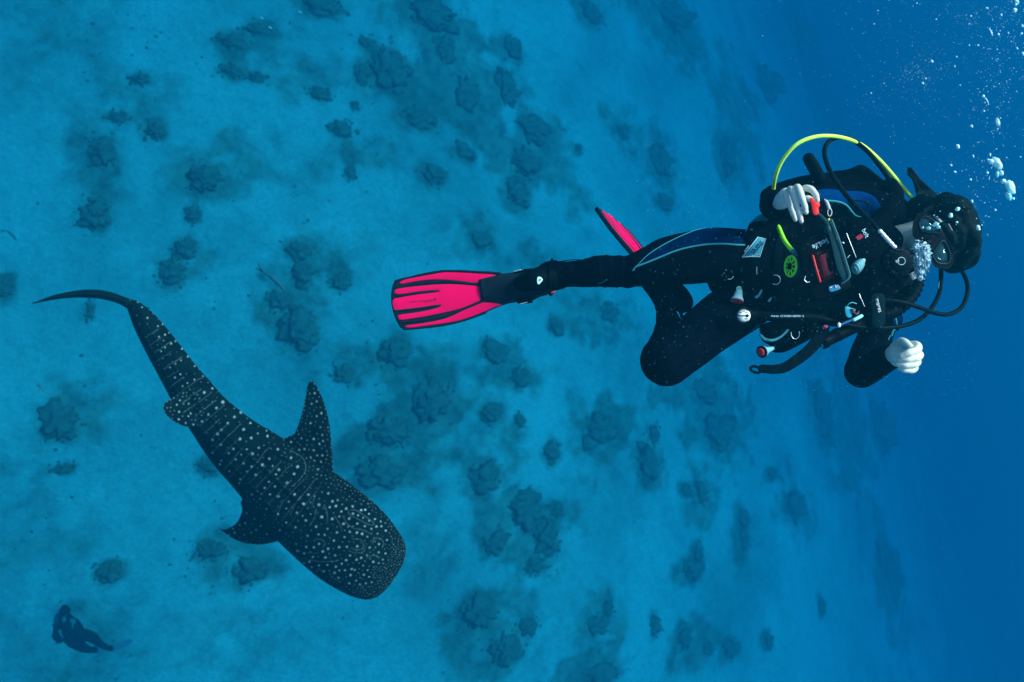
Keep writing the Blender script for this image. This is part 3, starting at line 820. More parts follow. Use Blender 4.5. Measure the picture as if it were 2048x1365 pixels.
CRE = [(P(1275,540,2.36), (P(1275,500,2.36) - P(1275,580,2.36)), .13), (P(1350,650,2.44), (P(1320,640,2.4) - P(1400,680,2.4)), .14), (P(1500,560,2.4), (P(1480,480,2.4) - P(1500,640,2.4)), .14),
       (P(1740,700,2.33), (P(1690,690,2.3) - P(1790,700,2.3)), .14), (P(1115,552,2.42), (P(1115,520,2.4) - P(1115,585,2.4)), .09), (P(1200,545,2.36), (P(1200,510,2.4) - P(1200,580,2.4)), .10), (P(1560,410,2.3), (P(1540,380,2.3) - P(1540,440,2.3)), .12)]
for v in suit_me.vertices:
    dsp = noise.noise(v.co * 9) * .0035
    for c_, ax_, rad_ in CRE:
        dl = v.co - c_
        if dl.length < rad_ * 1.6:
            a_ = ax_.normalized(); q_ = Vector((dl.dot(a_) * 9, (dl - a_ * dl.dot(a_)).dot(RT) * 42, dl.dot(FW) * 14))
            dsp += -abs(noise.noise(q_ + c_)) * .011 * max(0, 1 - dl.length / (rad_ * 1.6)) + .002 * max(0, 1 - dl.length / (rad_ * 1.6))
    v.co += Vector(suit_n[v.index].tolist()) * dsp
# head and neck
bm = new()
ptube(bm, [(1770,492,2.45,.066),(1800,484,2.43,.060),(1835,474,2.41,.058),(1850,470,2.40,.058)], 0, seg=20)
def blob(bm, px, py, d, rx, ry, rz, rotdeg=0, sub=3):
    """ellipsoid: rx along the rotated picture x, ry across, rz in depth (metres)"""
    g = bmesh.ops.create_icosphere(bm, subdivisions=sub, radius=1); c = P(px, py, d); a = math.radians(rotdeg)
    ex = RT * math.cos(a) + UP * math.sin(a); ey = -RT * math.sin(a) + UP * math.cos(a)
    for v in g['verts']: v.co = c + ex * v.co.x * rx + ey * v.co.y * ry + FW * v.co.z * rz
    return g['verts']
blob(bm, 1893, 466, 2.40, .102, .088, .098, 25)          # skull
blob(bm, 1868, 476, 2.36, .078, .064, .070, 25)          # face
blob(bm, 1842, 486, 2.345, .046, .044, .050, 25)         # jaw
blob(bm, 1832, 489, 2.315, .020, .018, .018, 25)         # chin
ptube(bm, [(1872,482,2.29,.010),(1858,487,2.275,.012),(1852,490,2.268,.014)], 0, seg=10)       # nose
blob(bm, 1848, 492, 2.285, .010, .022, .010, 25)         # lips
for x, y in ((1868, 456), (1888, 508)): blob(bm, x, y, 2.305, .016, .020, .014, 25)   # closed lids / eye balls
for x, y in ((1880, 449), (1899, 503)): blob(bm, x, y, 2.312, .008, .024, .012, 25)   # brows
blob(bm, 1865, 428, 2.41, .026, .012, .018, 25); blob(bm, 1898, 528, 2.41, .026, .012, .018, 25)   # ears
head_me = remesh_np(bm, .0036, 2)
# hands
def hand(palm, fingers):
    bm = new()
    for c in palm: ptube(bm, c, 0, seg=16)
    for c in fingers:                                    # joints a little thicker than the bones between them
        sp_ = smooth_path(c, 6); L_ = len(sp_) - 1
        rr_ = [p[3] * (1 + .09 * math.exp(-((i / L_ - .46) / .07) ** 2) + .07 * math.exp(-((i / L_ - .76) / .06) ** 2) - .05 * math.exp(-((i / L_ - .62) / .07) ** 2)) for i, p in enumerate(sp_)]
        tube(bm, [P(*p[:3]) for p in sp_], rr_, seg=14)
    return remesh_np(bm, .0019, 2)
right_hand = hand([[(1555,410,2.16,.016),(1560,406,2.11,.021),(1567,400,2.06,.026),(1573,392,2.03,.024)], [(1562,403,2.10,.022),(1578,394,2.055,.024),(1592,387,2.03,.018)], [(1563,405,2.062,.007),(1572,389,2.008,.0085)], [(1566,401,2.055,.007),(1583,379,1.984,.0085)], [(1571,398,2.05,.007),(1596,375,1.970,.0085)], [(1578,398,2.05,.007),(1610,377,1.982,.0080)]],
    [[(1566,396,2.05,0.0101),(1571,388,2.015,0.0097),(1579,410,1.995,0.0083),(1586,428,1.995,0.0075),(1590.5,440,2.0,0.0061)],
     [(1574,391,2.03,0.0106),(1582,379,1.99,0.0099),(1591,404,1.970,0.0089),(1598,427,1.970,0.0081),(1602.5,443,1.978,0.0066)],
     [(1586,386,2.01,0.0110),(1595,375,1.975,0.0101),(1603,394,1.955,0.0091),(1609,412,1.955,0.0083),(1612,425,1.962,0.0071)],
     [(1594,388,2.02,0.0106),(1610,377,1.985,0.0099),(1623,380,1.965,0.0092),(1631,390,1.960,0.0085),(1634.5,401,1.966,0.0072)],
     [(1575,404,2.08,0.0120),(1596,402,2.055,0.0103),(1613,397,2.04,0.0090),(1623,400,2.03,0.0078)]])
left_hand = hand([[(1782,711,2.18,.026),(1790,709,2.14,.030),(1803,708,2.10,.036),(1814,708,2.08,.031)], [(1796,699,2.12,.026),(1812,700,2.09,.026)], [(1796,719,2.12,.024),(1812,722,2.09,.022)]],
    [[(1812,692,2.07,.0135),(1832,691,2.035,.0132),(1834,699,1.998,.0115),(1818,706,1.982,.0108),(1803,712,1.988,.0088)],
     [(1816,705,2.07,.0130),(1838,709,2.035,.0118),(1833,716,2.000,.0108),(1815,719,1.992,.0102),(1799,719,2.000,.0086)],
     [(1813,717,2.07,.0120),(1834,723,2.035,.0112),(1828,729,2.003,.0104),(1811,731,1.997,.0098),(1796,729,2.006,.0082)],
     [(1810,727,2.07,.0115),(1829,735,2.040,.0105),(1822,741,2.012,.0098),(1808,740,2.006,.0084),(1800,737,2.012,.0075)],
     [(1790,699,2.12,.016),(1801,684,2.07,.0132),(1812,688,2.030,.0118),(1821,697,2.008,.0108),(1824,702,2.004,.0092)]])
person = thing('person', 'near diver in black wetsuit with blue thigh panel, arms bent, facing the camera', 'diver', P(1650, 530, 2.45))
vs_, fs_, mi, off = [], [], [], 0
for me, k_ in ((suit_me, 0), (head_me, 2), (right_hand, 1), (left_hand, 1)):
    n = len(me.vertices); a = np.empty(n * 3, np.float32); me.vertices.foreach_get('co', a)
    vs_.append(a.reshape(-1, 3)); q = np.array([p.vertices[:] for p in me.polygons if len(p.vertices) == 4]) + off
    fs_.append(q); mi += [k_] * len(q); off += n
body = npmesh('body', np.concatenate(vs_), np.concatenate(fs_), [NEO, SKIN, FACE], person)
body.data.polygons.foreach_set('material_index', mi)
SUITB = [to_bvh(suit_me)]
NAIL = mat('nail', (.50, .40, .34), .3)
for x, y, d, an in ((1590.3,438,1.9915,-70),(1602.3,440.5,1.9695,-72),(1611.8,422.5,1.9530,-78),(1634.6,398.5,1.9570,-70),(1824,701,1.9935,-30)):
    bmn = new(); blob(bmn, x, y, d, .0055, .0042, .0018, an, 2); obj('finger_nail', bmn, NAIL, person)
# wetsuit panels and piping, laid on the suit
bm = new()
ribbon(bm, [(1273,533),(1300,508),(1340,484),(1385,464),(1430,455.5),(1492,459)], [(1273,534),(1310,520),(1355,502),(1400,492),(1440,489),(1492,491)], SUITB, nu=70, nv=14, default=2.36)
o = obj('thigh_panel', bm, NAVY, person); o['label'] = 'blue panel on the right thigh'
bm = new()
piping(bm, [(1266,541),(1272,534),(1290,527),(1310,519),(1355,501),(1400,491),(1440,488),(1475,490),(1500,491)], SUITB, .0032)
piping(bm, [(1272,534),(1300,507),(1340,483),(1385,463),(1410,457)], SUITB, .0020, default=2.38)
obj('piping', bm, PIPE, person)
bm = new()
ribbon(bm, [(1632,381),(1655,378),(1690,382),(1725,384),(1750,396),(1765,420)], [(1640,398),(1665,404),(1695,408),(1712,424),(1730,436),(1765,436)], SUITB, nu=40, nv=12, default=2.40)
o = obj('sleeve_panel', bm, mat('royal_neoprene', (.0, .028, .12), .8, spec=.05, var=.2, vscale=25), person); o['label'] = 'bright blue panel on the right upper arm'
bm = new()
piping(bm, [(1652,402),(1675,404),(1692,411),(1704,425),(1712,433),(1728,437)], SUITB, .0042, default=2.4)
obj('piping', bm, PIPE, person)
bm = new()
ribbon(bm, [(1781,632),(1785,648),(1784,664)], [(1800,622),(1806,640),(1797,662)], SUITB, nu=16, nv=8, default=2.42)
obj('sleeve_panel', bm, NAVY, person)
bm = new()
piping(bm, [(1788,626),(1791,640),(1793,650)], SUITB, .0042, default=2.36); piping(bm, [(1790,657),(1785,664),(1783,671)], SUITB, .0042, default=2.36); piping(bm, [(1780,672),(1776,680)], SUITB, .0022, default=2.35)
obj('piping', bm, PIPE, person)
bm = new()
ribbon(bm, [(1330,590),(1338,600),(1352,612),(1362,640)], [(1352,596),(1360,612),(1366,628),(1366,646)], SUITB, nu=12, nv=6, default=2.5)
obj('shin_panel', bm, NAVY, person)
DP = mat('dim_piping', (.02, .10, .14), .6, spec=.1)
bm = new(); piping(bm, [(1196,568),(1205,565),(1213,560)], SUITB, .0026, default=2.42); obj('piping', bm, DP, person)
bm = new(); piping(bm, [(1500,665),(1512,654),(1524,648)], SUITB, .003, default=2.45); obj('piping', bm, DP, person)
# seam around the calf cuff and cuffs at both wrists
bm = new()
for path, r in (([(1104,519,2.43),(1099,535,2.42),(1097,552,2.418),(1099,570,2.425),(1105,585,2.44)], .004), ([(1110,525,2.44),(1150,520,2.42),(1190,524,2.39),(1215,535,2.36)], .0016)):
    ptube(bm, path, r, seg=8)
obj('cuff_seam', bm, NEO, person)

# hair: a cap of locks and loose strands drifting upwards
bm = new()
for (x, y, d, a, b_, c, r) in ((1896,457,2.43,.098,.098,.100,20),(1915,462,2.40,.050,.085,.09,0),(1880,425,2.42,.070,.050,.085,10),(1912,510,2.43,.070,.060,.085,-30),(1850,415,2.44,.055,.042,.06,-10),(1922,485,2.40,.042,.085,.085,0),(1918,458,2.352,.052,.098,.078,25),(1900,422,2.36,.062,.052,.075,-20),(1906,470,2.325,.030,.060,.045,25),(1897,445,2.325,.026,.035,.045,20),(1891,468,2.305,.020,.050,.030,25),(1884,450,2.300,.014,.018,.02,25),(1920,500,2.37,.040,.06,.07,0),(1895,405,2.43,.055,.030,.07,-12)):
    blob(bm, x, y, d, a, b_, c, r)
for v in bm.verts:
    v.co += Vector((noise.noise(v.co * 22), noise.noise(v.co * 22 + Vector((5, 5, 5))), noise.noise(v.co * 22 + Vector((9, 2, 5))))) * .014
hair_me = remesh_np(bm, .005, 1)
hb = new(); hb.from_mesh(hair_me)
rh = random.Random(4)
def strand(pts, r):
    ptube(hb, [p + (max(.0004, r * (1 - i / (len(pts) - .5))),) for i, p in enumerate(pts)], 0, n=4, seg=5)
for i in range(95):                                        # pony tail wisp
    j = rh.uniform(-1, 1); k_ = rh.uniform(-1, 1)
    strand([(1864 + j * 19, 404 + k_ * 5, 2.45), (1850 + j * 15, 385 + k_ * 3, 2.45), (1835 + j * 8, 362, 2.45 + k_ * .02), (1818 + j * 4 + k_, 338 + rh.uniform(-3, 14), 2.45 + k_ * .02)], .0060)
for i in range(420):                                       # locks lying over the cap
    a = rh.uniform(-2.2, 1.6); rr = rh.uniform(20, 62)
    cx, cyy = 1893, 462
    x0, y0 = cx + rr * math.cos(a) * .9, cyy - rr * math.sin(a) * 1.05
    if x0 < 1885 and y0 > 430: continue
    if x0 < 1893 and y0 > 428: continue
    dd = 2.30 + (rr / 70) ** 2 * .07
    da = rh.uniform(.15, .5) * (1 if rh.random() < .75 else -1)
    pts = []
    for t in range(4):
        a2 = a + da * t / 3; r2 = rr + t * rh.uniform(1, 5)
        pts.append((cx + r2 * math.cos(a2) * .9, cyy - r2 * math.sin(a2) * 1.05, 2.285 + (min(r2, 78) / 70) ** 2 * .075))
    strand(pts, rh.uniform(.0015, .0035))
for i in range(26):                                        # flyaway ends
    a = rh.uniform(-1.1, 2.1); x0, y0 = 1893 + 62 * math.cos(a), 462 - 70 * math.sin(a)
    strand([(x0 - 3 * math.cos(a), y0 + 3 * math.sin(a), 2.42), (x0 + rh.uniform(-5, 2), y0 - rh.uniform(2, 6), 2.42), (x0 + rh.uniform(-9, 3), y0 - rh.uniform(4, 12), 2.42)], .0012)
obj('hair', hb, HAIR, person)

# ------------------------------------------------------------------ fins
TPL_OUT = [(1097,542),(1070,543),(1041,549),(1000,547),(962,545),(927,543),(892,542.5),(869,545),(840,550.5),(818,556),(800,560),(791,563),(786,569),(783,582),(782,597),(783,610),(786,624),(791,638),(797,650),(801,656),(808,658.5),(830,657),(865,653.5),(890,650),(915,644.5),(943,636),(971,625.5),(1006,611),(1032,605),(1059,604),(1080,594),(1099,585)]
TPL_RED = [  # raised coloured panels: outline pixels
 [(799,566),(806,561),(820,557.5),(868,548.5),(892,545),(927,546),(962,548),(992,551),(964,566),(920,562.5),(890,559.5),(860,559.5),(830,563),(805,568)],
 [(789,583),(795,578),(830,573.5),(870,570),(905,569),(935,571),(958,573.5),(964,577),(967,594),(962,600),(945,608),(925,616),(905,621.5),(880,627),(850,633),(815,638.5),(800,640),(796,634),(800,630),(840,624.5),(876,616),(882,611),(876,610),(840,616),(800,621),(788,619.5),(785,607),(787,599),(800,595.5),(840,589),(875,585),(879,583),(872,580.5),(840,583),(806,588),(791,588)],
 [(811,654.5),(815,651),(850,646.5),(890,638),(915,627),(940,615),(955,607),(975,605.5),(1003,609.5),(990,614.5),(950,631),(915,642),(880,648),(845,652.5),(822,655.5)],
]
def make_fin(mapf, lab, loc, order):
    root = thing('swim_fin', lab, 'swim fin', loc, 'pink swim fins worn by the near diver')
    bm = new(); plate(bm, TPL_OUT, thick=.010, round_=1.5, curve=3, mapf=lambda x, y, o: mapf(x, y, o - .005))
    sharpen(obj('blade', bm, FINR, root))
    for i, pl in enumerate(TPL_RED):
        bm = new(); plate(bm, pl, thick=.0145, round_=.8, curve=2, mapf=lambda x, y, o: mapf(x, y, o - .0072))
        sharpen(obj('blade_panel', bm, PINK, root))
    # side rails standing up along both edges
    bm = new()
    for rail in (TPL_OUT[3:12], TPL_OUT[20:27]):
        s = smooth_path([(a, b_) for a, b_ in rail], 5)
        tube(bm, [mapf(p[0], p[1], 0) for p in s], .0045, seg=8, ratio=2.4, up=(mapf(900, 590, .1) - mapf(900, 590, 0)).normalized())
    obj('side_rail', bm, FINR, root)
    # grooves: long ribs in the rubber
    bm = new()
    for rb in ([(792,576),(840,566.5),(890,564),(930,566.5),(975,572)], [(795,592.5),(830,588),(870,583)], [(790,622.5),(840,617),(874,611.5)], [(800,645),(850,640),(900,629),(950,610),(975,600)]):
        s = smooth_path(rb, 5)
        tube(bm, [mapf(p[0], p[1], -.004) for p in s], .0050, seg=8)
    obj('rib', bm, FINR, root)
    # foot pocket
    bm = new()
    prof = [(962,585,.014,.050),(985,582,.020,.054),(1015,577,.032,.056),(1045,571,.042,.050),(1070,565,.047,.046),(1096,562,.048,.044)]
    sp = smooth_path(prof, 4)
    nrm = (mapf(1000, 590, .1) - mapf(1000, 590, 0)).normalized()
    tube(bm, [mapf(p[0], p[1], 0) for p in sp], [p[3] for p in sp], seg=20, up=nrm, ratio=[p[2] / p[3] for p in sp], dome=False)
    pk = obj('foot_pocket', bm, FINR, root)
    # buckles and strap
    for bx in ([(1025,548),(1030,543),(1040,541.5),(1050,541),(1057,546),(1050,550),(1038,551)], [(1034,606),(1040,601),(1052,600),(1062,601),(1066,605),(1056,607.5),(1040,608)]):
        bm = new(); plate(bm, bx, thick=.03, round_=1.2, curve=2, mapf=lambda x, y, o: mapf(x, y, o - .02))
        bk = obj('buckle', bm, BLACK, root)
    for a, b_ in (((1028,543.5),(1041,540.2)), ((1040,608.3),(1054,605))):
        bm = new(); tube(bm, [mapf(a[0], a[1], -.022), mapf(b_[0], b_[1], -.022)], .0016, seg=6)
        obj('buckle_lever', bm, STEEL, root)
    return root
import functools
def map1(x, y, z): return P(x, y, 2.50 + (1094 - x) / 310 * .13 + z - .00012 * max(0, 900 - x))
f1 = make_fin(map1, 'pink and black swim fin seen flat, stretched out behind the straight leg', P(1094, 563, 2.5), 0)
bm = new(); text_mesh(bm, 'mares', (867, 598.3), (846, 601.3), 2.6, hscale=1.15, depthf=lambda x, y: map1(x, y, -.0073).__sub__(CAM).dot(FW), thick=.0006)
text_mesh(bm, 'avanti quattro', (845, 600.9), (818, 604.0), 2.6, depthf=lambda x, y: map1(x, y, -.0073).__sub__(CAM).dot(FW), thick=.0005)
lathe(bm, map1(871, 598.6, -.0078), FW, [(0, .0045), (.0006, .0045)], 16)
obj('lettering', bm, INKD, f1)
# boot on the straight leg with strap and emblem
bm = new()
ptube(bm, [(1108,553,2.465,.044),(1092,556,2.463,.045),(1072,560,2.455,.042),(1050,565,2.47,.034),(1040,567,2.48,.026)], 0, seg=20)
boot = obj('boot', bm, RUB, person)
bm = new(); plate(bm, [(1074,560),(1076,554),(1082,555),(1085.5,560),(1082,565),(1078,569),(1075,568)], d=2.407, thick=.006, round_=.4, curve=2)
bm2 = new(); text_mesh(bm2, 'm', (1078, 563), (1083, 561), 2.4060)
obj('boot_emblem', bm, INK, person); obj('boot_emblem', bm2, BLACK, person)
bm = new(); ptube(bm, [(1050,541,2.48),(1075,541,2.455),(1094,548,2.43),(1098,566,2.43),(1102,582,2.45)], .006, seg=8)
plate(bm, [(1094,580),(1100,578),(1106,586),(1104,592),(1098,591)], d=2.43, thick=.02, round_=1)
st = obj('fin_strap', bm, RUB, f1)
bm = new(); ptube(bm, [(1103,586,2.428),(1109,583,2.43)], .0022, seg=6, n=1); obj('strap_tab', bm, RED, f1)
# second fin: on the bent leg, blade nearly edge-on, pointing away from the viewer
O2 = P(1345, 598, 2.66); T2 = P(1212, 428, 3.10)
ax = (T2 - O2).normalized(); side = FW - ax * FW.dot(ax); side.normalize(); side = (Matrix.Rotation(math.radians(-31), 3, ax) @ side); nr2 = ax.cross(side).normalized()
L2 = (T2 - O2).length / 312
def map2(x, y, z): return O2 + ax * ((1094 - x) * L2) + side * ((y - (563 + (1094 - x) * .135)) * L2 * .95) + nr2 * z
f2 = make_fin(map2, 'pink swim fin seen almost edge-on, sticking up behind the diver', O2, 1)

bm = new(); plate(bm, [(1343,563),(1370,563),(1362,574),(1354,577.5),(1346,573)], d=2.63, thick=.012, round_=.6, curve=2); obj('heel_tab', bm, PINK, f2)
# ------------------------------------------------------------------ buoyancy vest
vest = thing('buoyancy_vest', 'black buoyancy vest with pale label, rings and webbing on the near diver', 'diving vest', P(1650, 540, 2.4))
def part(name, bm, m, parent=None, label=None, sharp=None):
    o = obj(name, bm, m, parent if parent is not None else vest)
    if sharp: sharpen(o, sharp)
    if label: o['label'] = label
    return o
# soft body: a union of padded panels, remeshed into one skin
bm = new()
plate(bm, [(1520,392),(1532,376),(1562,364),(1600,353),(1640,347),(1680,342),(1700,339),(1722,329),(1748,345),(1775,368),(1802,392),(1830,418),(1850,450),(1840,490),(1780,520),(1700,500),(1620,470),(1560,450),(1525,430)], d=2.47, thick=.14, round_=14, curve=3)
plate(bm, [(1484,520),(1490,478),(1500,452),(1530,442),(1580,440),(1640,434),(1700,436),(1760,438),(1792,455),(1808,480),(1800,520),(1832,545),(1838,570),(1820,600),(1800,630),(1775,648),(1720,655),(1650,652),(1580,645),(1530,640),(1490,600),(1478,560)], depth=lambda x, y: 2.30 + ((x - 1650) / 220) ** 2 * .05 + ((y - 545) / 110) ** 2 * .03, thick=.20, round_=16, curve=3)
ptube(bm, [(1758,440,2.40,.030),(1778,420,2.40,.032),(1790,395,2.42,.03),(1780,372,2.47,.03)], 0)     # shoulder strap
plate(bm, [(1478,500),(1492,470),(1500,448),(1512,444),(1522,452),(1530,470),(1530,560),(1520,620),(1492,625),(1470,600),(1464,545)], d=2.36, thick=.20, round_=8)
vest_me = remesh_np(bm, .006, 5)
q = np.array([p.vertices[:] for p in vest_me.polygons if len(p.vertices) == 4]); a = np.empty(len(vest_me.vertices) * 3, np.float32); vest_me.vertices.foreach_get('co', a); a = a.reshape(-1, 3)
for i in range(len(a)):                                   # slack, wrinkled cloth
    p = Vector(a[i].tolist()); n_ = noise.noise(p * 14) * .007 + noise.noise(p * 34) * .003
    a[i] += np.array(FW[:]) * n_ + np.array(UP[:]) * n_ * .5
vb = npmesh('vest_body', a, q, NYL, vest)
VB = [to_bvh(vb)] + SUITB
def dh(x, y, o=0.004): return hit(x, y, VB, 2.33) - o
# webbing straps over the vest
for A, B in (([(1500,470),(1502,540),(1498,610)], [(1516,466),(1519,540),(1514,614)]), ([(1780,452),(1748,500),(1738,560),(1742,640)], [(1798,466),(1768,508),(1757,560),(1760,640)]),
             ([(1540,590),(1600,600),(1680,606),(1740,606)], [(1540,604),(1600,616),(1680,622),(1740,622)]), ([(1560,452),(1548,500),(1545,560)], [(1576,452),(1564,500),(1560,560)]), ([(1640,585),(1642,640)], [(1655,585),(1657,640)])):
    bm = new(); ribbon(bm, A, B, VB, .005, nu=24, nv=5, thick=.004); part('webbing', bm, WEB)
# padded side pocket with zip, hanging below the waist
bm = new(); plate(bm, [(1522,650),(1560,640),(1620,636),(1640,650),(1630,672),(1600,690),(1568,705),(1545,704),(1540,692),(1524,682),(1520,665)], d=2.28, thick=.16, round_=9)
pk = part('pocket', bm, NYL)
bm = new(); piping_pts = [(1521,671),(1530,679),(1545,681),(1558,676),(1568,668),(1575,661)]
s_ = smooth_path([p + (2.272,) for p in piping_pts], 6); tube(bm, [P(*p) for p in s_], .0052, seg=8, ratio=.5, up=FW)
zp = part('zipper', bm, mat('zip_tape', (.02, .16, .22), .5), pk)
bm = new()
for i in range(22):
    t = i / 21 * (len(s_) - 12) + 9; p = s_[int(t)]; bmesh.ops.create_cube(bm, size=1, matrix=Matrix.Translation(P(p[0], p[1] + .2, 2.266)) @ Matrix.Rotation(.5, 4, FW) @ Matrix.Diagonal((.0012, .008, .003, 1)))
tag(part('zip_teeth', bm, mat('zip_teeth', (.10, .42, .48), .4), pk), kind='stuff')
# milky label with dark print on the hip
LAB = [(1484,515),(1516,474.5),(1532,478),(1524,500),(1520,514),(1500,513.5)]
bm = new(); plate(bm, LAB, depth=lambda x, y: dh(1505, 495, .010), thick=.006, curve=1); lp = part('label_patch', bm, mat('label_print', (.05, .30, .40), .5), vest, 'pale blue triangular maker patch')
bm = new(); dL = dh(1505, 495, .0103)
tube(bm, [P(*(p + (dL,))) for p in (LAB + LAB[:1])], .0010, seg=6, dome=False); part('label_edge', bm, INK, lp)
bm = new(); text_mesh(bm, 'mares', (1521,481), (1501,504), dL, hscale=1.5); part('lettering', bm, BLACK, lp)
bm = new(); text_mesh(bm, 'HEAD', (1519,506.5), (1503,511.8), dL, hscale=.7, flip=1); part('lettering', bm, INK, lp)
bm = new(); text_mesh(bm, 'SERIAL No', (1497,491), (1488,503), dL - .003, hscale=1); part('lettering', bm, INK, vest)
bm = new(); plate(bm, [(1500,458),(1505,457),(1505.5,461.5),(1500.5,462)], depth=lambda x, y: dh(1503, 460), thick=.005, curve=1); part('stitched_tab', bm, mat('tab', (.06, .14, .2), .5))
# teal plate added for the open water between sleeve and vest
bm = new(); plate(bm, [(1498,449),(1506,440),(1520,429),(1532,431),(1540,444),(1530,452),(1520,455),(1513,449)], d=2.44, thick=.02, round_=2); part('water_gap_plate', bm, mat('water_gap_teal', (.01, .22, .28), .8))
# steel rings
def ring(cx, cyy, r, a0, a1, d, rr=.0014, sq=1.0, name='d_ring', par=None, m=STEEL, rot=0):
    bm = new(); pts = []
    for i in range(17):
        a_ = math.radians(a0 + (a1 - a0) * i / 16); x = r * math.cos(a_); y = -r * sq * math.sin(a_)
        ca, sa = math.cos(rot), math.sin(rot); pts.append(P(cx + x * ca - y * sa, cyy + x * sa + y * ca, d))
    tube(bm, pts, rr, seg=8); return part(name, bm, m, par)
ring(1551, 560, 9.5, -120, 110, dh(1551, 560, .012))
ring(1590.5, 668, 8.3, 165, 385, 2.262, sq=1.25)
ring(1455, 551, 11, 30, 190, dh(1455, 551, .012), .0011, m=mat('dull_steel', (.05, .13, .17), .4), name='d_ring')
ring(1459, 551, 8, -110, -20, dh(1455, 551, .014), .0013)
ring(1745, 506, 12, 150, 240, 2.3, .0008)
# clips, and thin bright rods standing in for glints on edges
def bar(x0, y0, x1, y1, d, r, m=STEEL, name='clip', par=None, seg=8):
    bm = new(); tube(bm, [P(x0, y0, d), P((x0+x1)/2, (y0+y1)/2, d), P(x1, y1, d)], r, seg=seg); return part(name, bm, m, par)
bar(1513.5, 535, 1513.5, 549, dh(1513, 542, .010), .0011)
bar(1693, 467, 1712, 515, 2.17, .0011, name='edge_glint')
bar(1718, 588, 1729, 613.5, 2.19, .0010, name='edge_glint')
for (x, y, rr_) in ((1443,597,0),): pass
bm = new(); plate(bm, [(1509,594),(1516,590),(1521,581),(1525,581),(1520,592),(1513,598)], d=dh(1515, 590, .012), thick=.006, curve=2); part('clip', bm, TEAL)
bm = new(); plate(bm, [(1536,601),(1540,597),(1544,595),(1542,600),(1540,604),(1536,604)], d=dh(1540, 600, .012), thick=.006, curve=2); part('clip', bm, TEAL)
bm = new(); plate(bm, [(1657,576),(1660,573),(1674,569),(1677,571),(1681,578),(1665,584),(1659,583)], d=2.122, thick=.014, round_=1); bk = part('buckle', bm, mat('clear_blue_plastic', (.03, .18, .32), .2))
for a_ in ((1660,576,1663,574.5), (1670,571,1672,576), (1672,573,1676,572)): bar(*a_, 2.120, .0013, WHITE, 'buckle_slot', bk)
for (x, y) in ((1608,553),(1613,563)): bar(x, y, x + 5, y + 3.4, 2.22, .0015, mat('cool_steel', (.3, .5, .6), .3))
# milky ribbed squeeze buckle
bm = new(); ax_ = (P(1708, 541, 2.16) - P(1729, 520, 2.17)); Lh = ax_.length
prof = []
for i in range(22):
    t = i / 21; r_ = .006 + .017 * math.sin(min(1, t * 1.15) * PI * .62) ; r_ += .0026 * (1 if i % 3 == 0 else 0) * (t > .2); prof.append((Lh * t, r_ * (1 if t < .93 else .7)))
lathe(bm, P(1729, 520, 2.17), ax_, prof, 20, squash=.6); part('ribbed_buckle', bm, TEAL, sharp=40)
# lettering on the chest: name with a red emblem
bm = new(); plate(bm, [(1711,475),(1722,468),(1728,473),(1725,476),(1717,481)], d=2.245, thick=.004, curve=1); part('emblem', bm, mat('dull_red', (.28, .01, .03), .5), sharp=30)
bm = new(); text_mesh(bm, 'bolt', (1723,460.5), (1731,477), 2.243, hscale=1.15); part('lettering', bm, INK)
bm = new(); plate(bm, [(1690,445),(1738,436),(1756,470),(1768,510),(1720,530),(1704,505)], d=2.25, thick=.10, round_=5); part('weight_pocket', bm, NYL)
# right shoulder band with white name
bm = new(); plate(bm, [(1742,592),(1766,588),(1770,612),(1768,652),(1744,655),(1743,620)], d=2.20, thick=.10, round_=3); sb = part('shoulder_band', bm, mat('band', (.002, .011, .016), .7, spec=.06))
bm = new(); text_mesh(bm, 'mares', (1750.2,598.5), (1757,625.5), 2.1985, hscale=1.1); part('lettering', bm, WHITE, sb)
# corrugated inflator hose at the left shoulder
bm = new(); pth = smooth_path([(1826,520,2.36),(1835,545,2.34),(1832,575,2.32),(1815,602,2.30),(1790,622,2.28),(1770,630,2.27)], 10)
tube(bm, [P(*p) for p in pth], [.020 + .0032 * math.cos(i * 2.1) for i in range(len(pth))], seg=18); part('corrugated_hose', bm, RUB)
# padded roll standing out above the shoulder
bm = new(); ptube(bm, [(1617,317,2.42,.019),(1627,334,2.44,.021),(1640,358,2.46,.021)], 0, seg=16); part('shoulder_roll', bm, RUB)
# dump valve pulls: milky bell with red rim (waist) and round one with red button (below)
bm = new(); c0 = P(1480, 574, dh(1478, 590, .02)); c1 = P(1474, 602, dh(1478, 590, .045)); axv = c1 - c0; H = axv.length
lathe(bm, c0, axv, [(0, .004), (.1*H, .006), (.35*H, .0115), (.7*H, .015), (.95*H, .021), (H, .0205)], 20, squash=.7); pv_ = part('pull_knob', bm, TEAL)
bm = new(); lathe(bm, c0, axv, [(H, .0210), (1.02*H, .0212), (1.05*H, .019)], 20, squash=.7); part('knob_rim', bm, mat('rim_red', (.3, .03, .05), .5), pv_)
ring(1477.5, 578, 4.2, 0, 360, dh(1478, 590, .055), .0013, name='knob_loop', par=pv_, m=TEAL)
bm = new(); c0 = P(1546, 697, 2.28); c1 = P(1524, 704, 2.25); axv = c1 - c0; H = axv.length
lathe(bm, c0, axv, [(0, .006), (.25*H, .008), (.6*H, .011), (.85*H, .018), (H, .0185)], 20); pb = part('pull_knob', bm, TEAL)
bm = new(); lathe(bm, c0, axv, [(H*.97, .0200), (H*1.06, .0202), (H*1.1, .016)], 20); part('knob_rim', bm, BLACK, pb)
bm = new(); lathe(bm, c0, axv, [(H*1.08, .0145), (H*1.16, .0135), (H*1.2, .009)], 20); part('button', bm, mat('button_red', (.55, .02, .03), .4), pb)
